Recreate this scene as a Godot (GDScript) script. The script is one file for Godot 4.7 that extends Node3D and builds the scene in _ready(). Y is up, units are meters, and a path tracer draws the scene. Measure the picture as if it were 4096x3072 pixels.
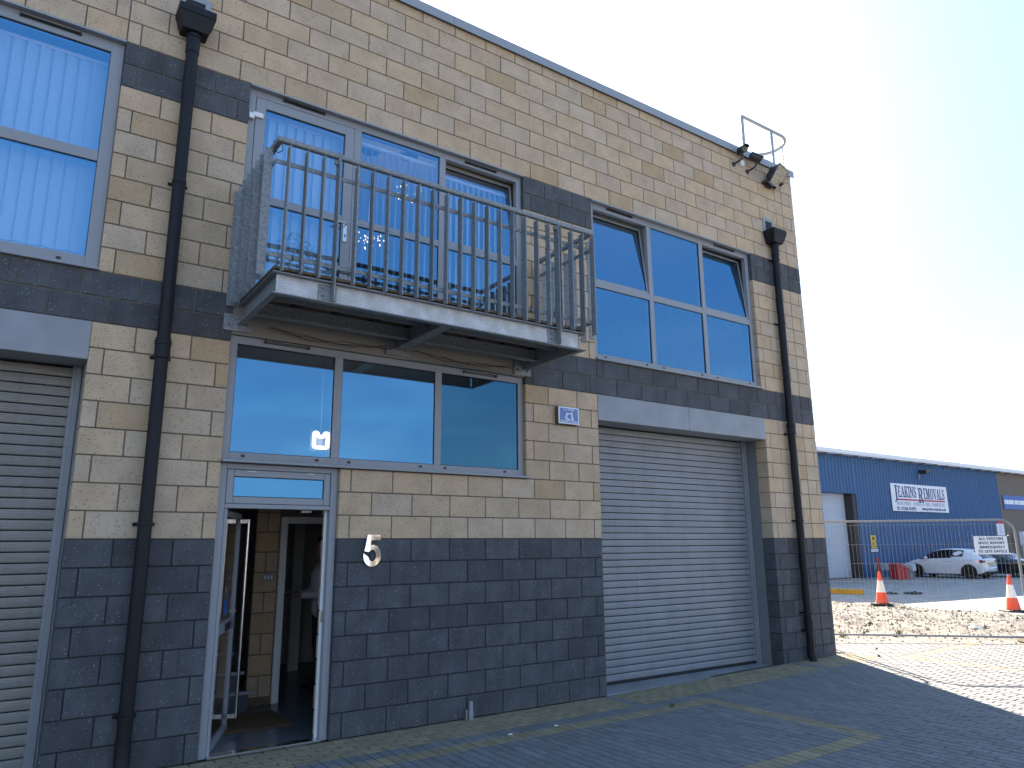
extends Node3D
# Two-storey blockwork industrial unit with a steel balcony, seen from the paved yard; warehouse beyond a site fence.

const CAM := Vector3(-2.6927, 1.7315, 6.8449)
const YAW := 0.606411
const PITCH := 0.217569
const ROLL := -0.007167
const FOV := 55.6426
var SUN := Vector3(0.479, 0.462, -0.745).normalized()
var M := {}
var used := {}
var rng := RandomNumberGenerator.new()
var cam: Camera3D
var cam_basis: Basis

# ---------------------------------------------------------------- mesh building
class MB:
	var v := PackedVector3Array()
	var n := PackedVector3Array()
	var uv := PackedVector2Array()
	var ix := PackedInt32Array()
	func poly(p: Array) -> void: # flat convex polygon, counter-clockwise seen from outside
		var nn: Vector3 = (p[1] - p[0]).cross(p[2] - p[0])
		if nn.length_squared() < 1e-16 and p.size() > 3:
			nn = (p[2] - p[0]).cross(p[3] - p[0])
		nn = nn.normalized()
		var b := v.size()
		for q in p:
			v.append(q); n.append(nn); uv.append(Vector2(q.x + q.z, q.y))
		for i in range(1, p.size() - 1):
			ix.append(b); ix.append(b + i + 1); ix.append(b + i)
	func tri(a: int, b: int, c: int) -> void:
		ix.append(a); ix.append(c); ix.append(b)
	func vert(p: Vector3, nn: Vector3) -> int:
		v.append(p); n.append(nn); uv.append(Vector2(p.x + p.z, p.y))
		return v.size() - 1
	func mesh() -> ArrayMesh:
		var a := []
		a.resize(Mesh.ARRAY_MAX)
		a[Mesh.ARRAY_VERTEX] = v; a[Mesh.ARRAY_NORMAL] = n; a[Mesh.ARRAY_TEX_UV] = uv; a[Mesh.ARRAY_INDEX] = ix
		var m := ArrayMesh.new()
		m.add_surface_from_arrays(Mesh.PRIMITIVE_TRIANGLES, a)
		return m

func box(m: MB, a: Vector3, b: Vector3, xf := Transform3D.IDENTITY) -> MB:
	var c := []
	for i in 8:
		c.append(xf * Vector3(b.x if i & 1 else a.x, b.y if i & 2 else a.y, b.z if i & 4 else a.z))
	for f in [[4, 5, 7, 6], [1, 0, 2, 3], [5, 1, 3, 7], [0, 4, 6, 2], [6, 7, 3, 2], [0, 1, 5, 4]]:
		m.poly([c[f[0]], c[f[1]], c[f[2]], c[f[3]]])
	return m

func cbox(m: MB, a: Vector3, b: Vector3, e: float, xf := Transform3D.IDENTITY) -> MB: # box with chamfered edges
	var ctr := (a + b) * 0.5
	var h := (b - a) * 0.5
	var P := func(sx: float, sy: float, sz: float, ax: int) -> Vector3:
		var q := Vector3(sx * h.x, sy * h.y, sz * h.z)
		if ax != 0: q.x -= sx * e
		if ax != 1: q.y -= sy * e
		if ax != 2: q.z -= sz * e
		return xf * (ctr + q)
	for ax in 3:
		for s in [1.0, -1.0]:
			var q := []
			for k in [[-1, -1], [1, -1], [1, 1], [-1, 1]]:
				var d := [0.0, 0.0, 0.0]
				d[ax] = s; d[(ax + 1) % 3] = float(k[0]); d[(ax + 2) % 3] = float(k[1])
				q.append(P.call(d[0], d[1], d[2], ax))
			if s < 0: q.reverse()
			m.poly(q)
	for ax in 3: # edges along ax
		var u := (ax + 1) % 3
		var w := (ax + 2) % 3
		for su in [1.0, -1.0]:
			for sw in [1.0, -1.0]:
				var q := []
				for k in [[1.0, u], [1.0, w], [-1.0, w], [-1.0, u]]:
					var d := [0.0, 0.0, 0.0]
					d[ax] = k[0]; d[u] = su; d[w] = sw
					q.append(P.call(d[0], d[1], d[2], k[1]))
				if su * sw > 0: q.reverse()
				m.poly(q)
	for i in 8:
		var s := Vector3(1 if i & 1 else -1, 1 if i & 2 else -1, 1 if i & 4 else -1)
		var q := [P.call(s.x, s.y, s.z, 0), P.call(s.x, s.y, s.z, 1), P.call(s.x, s.y, s.z, 2)]
		if s.x * s.y * s.z < 0: q.reverse()
		m.poly(q)
	return m

func tube(m: MB, pts: Array, r: float, seg := 10, caps := true, closed := false) -> MB:
	var k := pts.size()
	var first := m.v.size()
	var up := Vector3.UP
	var side := Vector3.ZERO
	for i in k:
		var t: Vector3
		if closed: t = (pts[(i + 1) % k] - pts[(i - 1 + k) % k]).normalized()
		elif i == 0: t = (pts[1] - pts[0]).normalized()
		elif i == k - 1: t = (pts[i] - pts[i - 1]).normalized()
		else: t = ((pts[i + 1] - pts[i]).normalized() + (pts[i] - pts[i - 1]).normalized()).normalized()
		if i == 0:
			up = Vector3.UP if absf(t.y) < 0.9 else Vector3.RIGHT
			side = t.cross(up).normalized()
		side = (side - t * side.dot(t)).normalized()
		var o := side.cross(t)
		for j in seg:
			var a := TAU * j / seg
			var d := side * cos(a) + o * sin(a)
			m.vert(pts[i] + d * r, d)
	for i in (k if closed else k - 1):
		for j in seg:
			var a := first + i * seg + j
			var b := first + i * seg + (j + 1) % seg
			var c := first + ((i + 1) % k) * seg + j
			var d := first + ((i + 1) % k) * seg + (j + 1) % seg
			m.tri(a, c, b); m.tri(b, c, d)
	if caps and not closed:
		var q0 := []
		var q1 := []
		for j in seg:
			q0.append(m.v[first + j]); q1.append(m.v[first + (k - 1) * seg + j])
		q1.reverse()
		m.poly(q0); m.poly(q1)
	return m

func lathe(m: MB, prof: Array, seg := 16, xf := Transform3D.IDENTITY) -> MB: # profile of (radius, height), bottom to top, about y
	for i in prof.size() - 1:
		var p: Vector2 = prof[i]
		var q: Vector2 = prof[i + 1]
		var d := (q - p)
		if d.length() < 1e-6: continue
		var nr := Vector2(d.y, -d.x).normalized()
		var b := m.v.size()
		for j in seg:
			var a := TAU * j / seg
			var nn := xf.basis * Vector3(cos(a) * nr.x, nr.y, sin(a) * nr.x)
			m.vert(xf * Vector3(cos(a) * p.x, p.y, sin(a) * p.x), nn)
			m.vert(xf * Vector3(cos(a) * q.x, q.y, sin(a) * q.x), nn)
		for j in seg:
			var e := b + 2 * j
			var f := b + 2 * ((j + 1) % seg)
			m.tri(e, e + 1, f); m.tri(f, e + 1, f + 1)
	return m

func prism(m: MB, pl: PackedVector2Array, z0: float, z1: float, xf := Transform3D.IDENTITY) -> MB: # outline in x,y extruded z0..z1
	if Geometry2D.is_polygon_clockwise(pl): pl.reverse()
	var ids := Geometry2D.triangulate_polygon(pl)
	for i in range(0, ids.size(), 3):
		var a := pl[ids[i]]
		var b := pl[ids[i + 1]]
		var c := pl[ids[i + 2]]
		if (b - a).cross(c - a) < 0:
			var t := b
			b = c; c = t
		m.poly([xf * Vector3(a.x, a.y, z1), xf * Vector3(b.x, b.y, z1), xf * Vector3(c.x, c.y, z1)])
		m.poly([xf * Vector3(a.x, a.y, z0), xf * Vector3(c.x, c.y, z0), xf * Vector3(b.x, b.y, z0)])
	for i in pl.size():
		var a := pl[i]
		var b := pl[(i + 1) % pl.size()]
		m.poly([xf * Vector3(a.x, a.y, z0), xf * Vector3(b.x, b.y, z0), xf * Vector3(b.x, b.y, z1), xf * Vector3(a.x, a.y, z1)])
	return m

# ---------------------------------------------------------------- scene nodes
func numbered(called: String) -> String:
	var k: int = used.get(called, 0)
	used[called] = k + 1
	return called if k == 0 else "%s_%03d" % [called, k]

func put(mesh: Mesh, called: String, mat: Material, parent: Node = self, xf := Transform3D.IDENTITY) -> MeshInstance3D:
	var o := MeshInstance3D.new()
	o.mesh = mesh
	o.name = numbered(called) if parent == self else called
	o.material_override = mat
	o.transform = xf
	o.cast_shadow = GeometryInstance3D.SHADOW_CASTING_SETTING_ON
	parent.add_child(o, true)
	return o

func add(m: MB, called: String, mat: Material, parent: Node = self) -> MeshInstance3D:
	return put(m.mesh(), called, mat, parent)

func bx(called: String, mat: Material, parent: Node, a: Vector3, b: Vector3, e := 0.0) -> MeshInstance3D:
	return add(box(MB.new(), a, b) if e <= 0.0 else cbox(MB.new(), a, b, e), called, mat, parent)

func thing(called: String, label: String, category: String, at := Vector3.ZERO, turn := 0.0, group := "") -> Node3D:
	var o := Node3D.new()
	o.name = numbered(called)
	add_child(o)
	o.position = at
	o.rotation.y = turn
	tag(o, label, category, group)
	return o

func tag(o: Node, label: String, category: String, group := "") -> Node:
	o.set_meta("label", label)
	o.set_meta("category", category)
	if group != "": o.set_meta("group", group)
	return o

func part(called: String, parent: Node, at := Vector3.ZERO) -> Node3D:
	var o := Node3D.new()
	o.name = called
	o.position = at
	parent.add_child(o, true)
	return o

func struct(o: Node) -> Node:
	o.set_meta("kind", "structure")
	return o

func stuff(o: Node) -> Node:
	o.set_meta("kind", "stuff")
	return o

func writing(text: String, w: float, h: float, mat: Material, parent: Node, at: Vector3, serif := false, bold := false, depth := 0.003) -> MeshInstance3D:
	var t := TextMesh.new()
	var f := SystemFont.new()
	f.font_names = PackedStringArray(["Droid Serif" if serif else "Droid Sans"])
	if bold: f.font_weight = 700
	t.font = f
	t.text = text
	t.font_size = 48
	t.pixel_size = 0.01
	t.depth = 1.0
	t.curve_step = 1.5
	var bb := t.get_aabb()
	var s := Vector3(w / bb.size.x, h / bb.size.y, depth)
	var c := bb.get_center()
	return put(t, "lettering", mat, parent, Transform3D(Basis.from_scale(s), at - Vector3(c.x * s.x, c.y * s.y, 0)))

# ---------------------------------------------------------------- materials
func lin(r: float, g: float, b: float) -> Color:
	return Color(r, g, b).linear_to_srgb()

func mat(c: Color, rough := 0.8, metal := 0.0) -> StandardMaterial3D:
	var m := StandardMaterial3D.new()
	m.albedo_color = c
	m.roughness = rough
	m.metallic = metal
	return m

func textured(m: StandardMaterial3D, t: Texture2D, metres: float, off := Vector3.ZERO) -> StandardMaterial3D:
	m.albedo_texture = t
	m.uv1_triplanar = true
	m.uv1_world_triplanar = true
	m.uv1_scale = Vector3.ONE / metres
	m.uv1_offset = off
	m.uv1_triplanar_sharpness = 8.0
	return m

func grain(size: int, seed_: int, low: float, high: float, pits: int, pit: float, specks: int, speck: float, rmax: int, streak := 0.0, coarse := 0.0, runs_ := 0, run_depth := 0.0) -> ImageTexture: # a grey multiplier: fine grain, dark pits, pale specks, optional runs of dirt
	var r := RandomNumberGenerator.new()
	r.seed = seed_
	var f := PackedFloat32Array()
	f.resize(size * size)
	var nz := FastNoiseLite.new()
	nz.seed = seed_
	nz.frequency = 0.012
	nz.fractal_octaves = 4
	var im := nz.get_seamless_image(size / 4, size / 4)
	var ny := FastNoiseLite.new()
	ny.seed = seed_ + 7
	ny.frequency = 0.03
	var im2 := ny.get_seamless_image(size / 4, 16)
	im.resize(size, size, Image.INTERPOLATE_CUBIC)
	im2.resize(size, size, Image.INTERPOLATE_CUBIC)
	var d1 := im.get_data()
	var d2 := im2.get_data()
	var bpp := d1.size() / (size * size)
	var bpp2 := d2.size() / (size * size)
	for i in size * size:
		f[i] = r.randf_range(low, high) + (d1[i * bpp] / 255.0 - 0.5) * (0.16 + coarse) + (d2[i * bpp2] / 255.0 - 0.5) * streak
	for k in pits + specks:
		var to := pit if k < pits else speck
		var x0 := r.randi() % size
		var y0 := r.randi() % size
		var rad := r.randf_range(0.7, rmax)
		var rx := rad * r.randf_range(0.6, 1.3)
		var n := int(ceil(rad * 1.3))
		for dy in range(-n, n + 1):
			for dx in range(-n, n + 1):
				if (dx * dx) / (rx * rx) + (dy * dy) / (rad * rad) <= 1.0:
					f[((y0 + dy + size) % size) * size + (x0 + dx + size) % size] = to * r.randf_range(0.8, 1.15)
	for k in runs_: # runs of dried dirt with ragged edges
		var x0 := r.randi() % size
		var y0 := r.randi() % size
		var wide := r.randi_range(3, 16)
		var long := r.randi_range(30, 190)
		var dep := run_depth * r.randf_range(-0.6, 1.0)
		for dx in wide:
			var a := r.randi_range(0, 14)
			var b := long - r.randi_range(0, 30)
			for dy in range(a, b):
				if r.randf() < 0.82: f[((y0 + dy) % size) * size + (x0 + dx) % size] -= dep * r.randf_range(0.5, 1.2)
	var out := PackedByteArray()
	out.resize(size * size * 3)
	for i in size * size:
		var c := int(clampf(f[i], 0.0, 1.0) * 255.0)
		out[i * 3] = c; out[i * 3 + 1] = c; out[i * 3 + 2] = c
	return ImageTexture.create_from_image(Image.create_from_data(size, size, false, Image.FORMAT_RGB8, out))

func noise_tex(size: int, freq: float, seed_: int, a: Color, b: Color, cellular := false, oct := 4) -> ImageTexture:
	var nz := FastNoiseLite.new()
	nz.seed = seed_
	nz.frequency = freq
	if cellular:
		nz.noise_type = FastNoiseLite.TYPE_CELLULAR
		nz.cellular_return_type = FastNoiseLite.RETURN_CELL_VALUE
		nz.fractal_octaves = 1
		nz.domain_warp_enabled = true
		nz.domain_warp_amplitude = 12.0
	else:
		nz.fractal_octaves = oct
	var im := nz.get_seamless_image(size, size)
	im.convert(Image.FORMAT_L8)
	var d := im.get_data()
	var out := PackedByteArray()
	out.resize(size * size * 3)
	for i in size * size:
		var c := a.lerp(b, d[i] / 255.0)
		out[i * 3] = int(c.r * 255); out[i * 3 + 1] = int(c.g * 255); out[i * 3 + 2] = int(c.b * 255)
	return ImageTexture.create_from_image(Image.create_from_data(size, size, false, Image.FORMAT_RGB8, out))

func make_materials() -> void:
	var ts := grain(1024, 11, 0.84, 0.97, 2600, 0.48, 1800, 1.0, 3, 0.0, -0.06, 50, 0.05)
	var td := grain(1024, 23, 0.40, 0.54, 700, 0.28, 520, 0.82, 4, 0.05, -0.06, 110, 0.07)
	var tp := grain(512, 31, 0.74, 0.95, 400, 0.5, 160, 1.0, 2, 0.0, 0.0)
	M.ts = ts
	var off := RandomNumberGenerator.new()
	off.seed = 5
	for i in 10:
		var k := 0.95 + 0.10 * off.randf()
		var warm := off.randf_range(-0.02, 0.03)
		if i >= 8: k *= 0.88; warm += 0.02
		M["sand%d" % i] = textured(mat(lin((0.61 + warm) * k, 0.462 * k, (0.318 - warm) * k), 0.92), ts, 1.3, Vector3(off.randf(), off.randf(), off.randf()))
	for i in 8:
		var k := 0.84 + 0.32 * off.randf()
		M["coal%d" % i] = textured(mat(lin(0.345 * k, 0.365 * k, 0.395 * k), 0.85), td, 1.3, Vector3(off.randf(), off.randf(), off.randf()))
	M.mortar = textured(mat(lin(0.22, 0.185, 0.14), 0.95), tp, 0.5)
	M.mortar_dark = textured(mat(lin(0.045, 0.045, 0.045), 0.95), tp, 0.5)
	for i in 5:
		var k := 0.92 + 0.16 * off.randf()
		M["pave%d" % i] = textured(mat(lin(0.212 * k, 0.212 * k, 0.212 * k), 0.9), tp, 0.6, Vector3(off.randf(), off.randf(), off.randf()))
		M["buff%d" % i] = textured(mat(lin(0.33 * k, 0.27 * k, 0.165 * k), 0.9), tp, 0.6, Vector3(off.randf(), off.randf(), off.randf()))
	M.joint = textured(mat(lin(0.075, 0.072, 0.065), 0.97), tp, 0.4)
	M.yard = textured(mat(lin(0.13, 0.128, 0.122), 0.95), tp, 1.6)
	M.concrete = textured(mat(lin(0.36, 0.35, 0.33), 0.9), noise_tex(512, 0.012, 3, Color(0.72, 0.72, 0.72), Color(1, 1, 1)), 4.0)
	M.threshold = textured(mat(lin(0.30, 0.31, 0.32), 0.85), tp, 1.1)
	M.gravel = textured(mat(lin(0.20, 0.182, 0.16), 0.97), noise_tex(512, 0.03, 8, Color(0.45, 0.43, 0.4), Color(1, 1, 1)), 1.2)
	M.frame = mat(lin(0.265, 0.275, 0.295), 0.42)
	M.frame_dark = mat(lin(0.03, 0.03, 0.035), 0.6)
	M.gasket = mat(lin(0.012, 0.012, 0.014), 0.7)
	M.cladding = textured(mat(lin(0.29, 0.30, 0.325), 0.45), noise_tex(256, 0.02, 12, Color(0.9, 0.9, 0.9), Color(1, 1, 1)), 2.0)
	M.coping = mat(lin(0.27, 0.29, 0.32), 0.45)
	M.slat = textured(mat(lin(0.29, 0.305, 0.325), 0.40, 0.15), grain(512, 14, 0.90, 0.98, 60, 0.7, 80, 1.0, 3, 0.04, -0.08, 90, 0.05), 1.3)
	M.slat2 = textured(mat(lin(0.285, 0.275, 0.25), 0.42, 0.15), grain(512, 15, 0.88, 0.98, 60, 0.7, 80, 1.0, 3, 0.04, -0.06, 90, 0.06), 1.3)
	M.channel = mat(lin(0.20, 0.21, 0.215), 0.45, 0.2)
	var tz := noise_tex(512, 0.030, 21, Color(0.82, 0.83, 0.84), Color(1, 1, 1), true)
	for i in 4:
		var k: float = [1.0, 0.90, 1.07, 0.84][i]
		M["galv%d" % i] = textured(mat(lin(0.275 * k, 0.288 * k, 0.292 * k), 0.48, 0.12), tz, 0.3, Vector3(off.randf(), off.randf(), off.randf()))
	M.galv = M.galv0
	M.white_board = textured(mat(lin(0.70, 0.71, 0.73), 0.6), noise_tex(256, 0.02, 41, Color(0.86, 0.85, 0.83), Color(1, 1, 1)), 0.9)
	M.soffit = mat(lin(0.24, 0.22, 0.19), 0.85)
	M.timber = textured(mat(lin(0.24, 0.17, 0.10), 0.8), noise_tex(256, 0.03, 42, Color(0.55, 0.5, 0.45), Color(1, 1, 1)), 0.3)
	M.black = mat(lin(0.018, 0.018, 0.02), 0.45)
	M.pipe = mat(lin(0.011, 0.012, 0.015), 0.5)
	M.pipe.metallic_specular = 0.35
	M.net = mat(lin(0.01, 0.01, 0.01), 0.8)
	M.white = mat(lin(0.72, 0.72, 0.70), 0.5)
	M.steel = mat(lin(0.62, 0.62, 0.60), 0.22, 1.0)
	M.chrome = mat(lin(0.86, 0.86, 0.86), 0.04, 1.0)
	M.brass = mat(lin(0.65, 0.42, 0.12), 0.3, 1.0)
	M.blind = mat(lin(0.52, 0.62, 0.68), 0.9)
	M.blind.backlight_enabled = true
	M.blind.backlight = Color(0.25, 0.25, 0.25)
	M.glass = coated_glass(lin(0.18, 0.54, 0.92), 0.38)  # tint supplies the blue of the mirrored sky
	M.teal_glass = coated_glass(lin(0.08, 0.27, 0.42), 0.42)
	M.clear_glass = mat(Color(0.9, 0.95, 1.0, 0.0), 0.0)
	M.clear_glass.transparency = BaseMaterial3D.TRANSPARENCY_ALPHA
	M.in_wall = mat(lin(0.32, 0.32, 0.31), 0.9)
	M.plaster = mat(lin(0.45, 0.45, 0.43), 0.9)
	M.in_floor = mat(lin(0.075, 0.085, 0.10), 0.25)
	M.mat_brown = mat(lin(0.11, 0.055, 0.025), 0.98)
	M.blue_wall = mat(lin(0.036, 0.108, 0.24), 0.55)
	M.blue_board = mat(lin(0.025, 0.11, 0.36), 0.5)
	M.far_slat = mat(lin(0.56, 0.60, 0.65), 0.5)
	M.far_white = mat(lin(0.78, 0.79, 0.80), 0.6)
	M.far_roof = mat(lin(0.72, 0.73, 0.72), 0.6)
	M.far_brick = textured(mat(lin(0.31, 0.265, 0.22), 0.95), noise_tex(512, 0.05, 51, Color(0.55, 0.52, 0.5), Color(1, 1, 1)), 3.0)
	M.sign_white = mat(lin(0.74, 0.75, 0.78), 0.5)
	M.ink_blue = mat(lin(0.03, 0.035, 0.16), 0.6)
	M.ink_grey = mat(lin(0.30, 0.32, 0.42), 0.6)
	M.ink_red = mat(lin(0.42, 0.015, 0.06), 0.6)
	M.ink_dark = mat(lin(0.05, 0.045, 0.06), 0.7)
	M.yellow = textured(mat(lin(0.62, 0.34, 0.02), 0.6), tp, 1.0)
	M.yellow_sign = mat(lin(0.70, 0.47, 0.02), 0.6)
	M.orange = mat(lin(0.75, 0.075, 0.02), 0.55)
	M.cone_white = mat(lin(0.74, 0.72, 0.68), 0.5)
	M.rubber = mat(lin(0.02, 0.02, 0.02), 0.8)
	M.red_plastic = mat(lin(0.36, 0.02, 0.03), 0.4)
	M.red_paint = mat(lin(0.35, 0.02, 0.03), 0.5)
	M.car_white = mat(lin(0.62, 0.64, 0.67), 0.25)
	M.car_white.clearcoat_enabled = true
	M.car_white.clearcoat_roughness = 0.05
	M.car_navy = mat(lin(0.008, 0.012, 0.028), 0.25)
	M.car_navy.clearcoat_enabled = true
	M.car_navy.clearcoat_roughness = 0.04
	M.car_glass = mat(lin(0.008, 0.009, 0.011), 0.03)
	M.tyre = mat(lin(0.014, 0.014, 0.014), 0.85)
	M.rim = mat(lin(0.45, 0.46, 0.48), 0.3, 0.8)
	M.lamp_red = mat(lin(0.20, 0.01, 0.012), 0.15)
	M.plate_yellow = mat(lin(0.55, 0.42, 0.12), 0.4)
	M.leaf = mat(lin(0.10, 0.13, 0.035), 0.8)
	M.paper = mat(lin(0.80, 0.80, 0.79), 0.9)
	M.stone_pale = mat(lin(0.27, 0.25, 0.225), 0.95)
	M.skin = mat(lin(0.40, 0.22, 0.15), 0.6)
	M.hair = mat(lin(0.02, 0.014, 0.01), 0.8)
	M.shirt = mat(lin(0.58, 0.57, 0.66), 0.9)
	M.trousers = mat(lin(0.02, 0.021, 0.026), 0.9)

func coated_glass(c: Color, share: float) -> ORMMaterial3D: # pane with a thin mirror coating: reflects `share` tinted by c, lets the rest through
	var g := ORMMaterial3D.new()
	var im := Image.create(4, 4, false, Image.FORMAT_RGB8)
	im.fill(Color(1, 0, 1))
	g.orm_texture = ImageTexture.create_from_image(im)
	g.albedo_color = Color(c, share)
	g.transparency = BaseMaterial3D.TRANSPARENCY_ALPHA
	return g

# ---------------------------------------------------------------- sky, light, camera
func make_view() -> void:
	cam = Camera3D.new()
	cam.name = "camera"
	add_child(cam)
	cam_basis = Basis(Vector3.UP, -YAW) * Basis(Vector3.RIGHT, PITCH) * Basis(Vector3.BACK, ROLL)
	cam.transform = Transform3D(cam_basis, CAM)
	cam.fov = FOV
	cam.near = 0.05
	cam.far = 900.0
	cam.current = true
	var e := Environment.new()
	e.background_mode = Environment.BG_SKY
	var sky := Sky.new()
	var pm := PanoramaSkyMaterial.new()
	pm.panorama = sky_texture()
	sky.sky_material = pm
	e.sky = sky
	e.tonemap_mode = Environment.TONE_MAPPER_LINEAR
	e.tonemap_exposure = 6.7
	e.sdfgi_enabled = true
	e.ssao_enabled = true
	e.ssil_enabled = true
	var we := WorldEnvironment.new()
	we.name = "world_environment"
	we.environment = e
	add_child(we)
	var sun := DirectionalLight3D.new()
	sun.name = "sun"
	add_child(sun)
	sun.look_at_from_position(SUN * 50.0, Vector3.ZERO)
	sun.light_energy = 1.6
	sun.light_color = Color(1.0, 0.95, 0.88)
	sun.light_angular_distance = 0.5
	sun.shadow_enabled = true

func sky_texture() -> ImageTexture: # clear air: blue away from the sun, whiter towards it and the horizon, thin high cloud low down
	var w := 1024
	var h := 512
	var nz := FastNoiseLite.new()
	nz.seed = 4
	nz.frequency = 1.7
	nz.fractal_octaves = 5
	var f := PackedFloat32Array()
	f.resize(w * h * 3)
	for j in h:
		var th := PI * (j + 0.5) / h
		var y := cos(th)
		var s := sin(th)
		for i in w:
			var ph := TAU * (i + 0.5) / w
			var d := Vector3(s * sin(ph), y, -s * cos(ph))
			var yy := maxf(y, 0.0)
			var c := d.dot(SUN)
			var t := pow(1.0 - yy, 5.5)
			var ray := Vector3(0.066, 0.117, 0.208).lerp(Vector3(0.215, 0.246, 0.270), t) * (0.86 + 0.34 * c * c)
			var g := 0.77
			var mie := (1.0 - g * g) / pow(1.0 + g * g - 2.0 * g * c, 1.5) / 12.566
			var col := ray + Vector3(1.0, 0.97, 0.90) * minf(mie * 0.235, 1.2)
			var q := nz.get_noise_3d(d.x * 2.0, d.y * 9.0, d.z * 2.0)
			var cl := clampf((q - 0.02) * 2.2, 0.0, 1.0) * clampf(1.0 - absf(yy - 0.14) / 0.16, 0.0, 1.0)
			col += Vector3(0.055, 0.048, 0.040) * cl
			if y < 0.0:
				col = Vector3(0.12, 0.12, 0.115)
			var k := (j * w + i) * 3
			f[k] = col.x; f[k + 1] = col.y; f[k + 2] = col.z
	return ImageTexture.create_from_image(Image.create_from_data(w, h, false, Image.FORMAT_RGBF, f.to_byte_array()))

func on_screen(p: Vector3, margin := 0.03) -> bool:
	var q := cam_basis.inverse() * (p - CAM)
	if q.z > -0.1: return false
	var k := tan(deg_to_rad(FOV) * 0.5)
	return absf(q.y / -q.z) < k * (1 + margin) and absf(q.x / -q.z) < k * 4.0 / 3.0 * (1 + margin)

func gy(x: float) -> float: # height of the ground: level along the unit, rising a little to the right, falling away across the far yard
	if x < 3.4: return 0.0
	if x < 11.0: return (x - 3.4) * 0.0128
	if x < 17.0: return 0.0973
	if x < 30.0: return 0.0973 - (x - 17.0) / 13.0 * 0.155
	return -0.0577

# ---------------------------------------------------------------- the unit
const OPEN := [[-5.625, -2.25, 0.0, 3.6], [-5.625, -2.25, 4.05, 6.3], [-1.125, 0.0, 0.0, 2.475], [-1.125, 2.25, 2.475, 4.05], [-1.125, 2.25, 4.05, 6.3], [3.375, 6.75, 0.0, 3.6], [3.375, 6.75, 4.05, 6.3]]

func runs(y: float, x0: float, x1: float) -> Array: # stretches of wall at height y
	var out := []
	var x := x0
	for o in [0, 1, 2, 3, 4, 5, 6]:
		var a: Array = OPEN[o]
		if y > a[2] and y < a[3] and a[0] < x1 and a[1] > x:
			if a[0] > x + 0.01: out.append([x, a[0]])
			x = a[1]
	if x < x1 - 0.01: out.append([x, x1])
	return out

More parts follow.
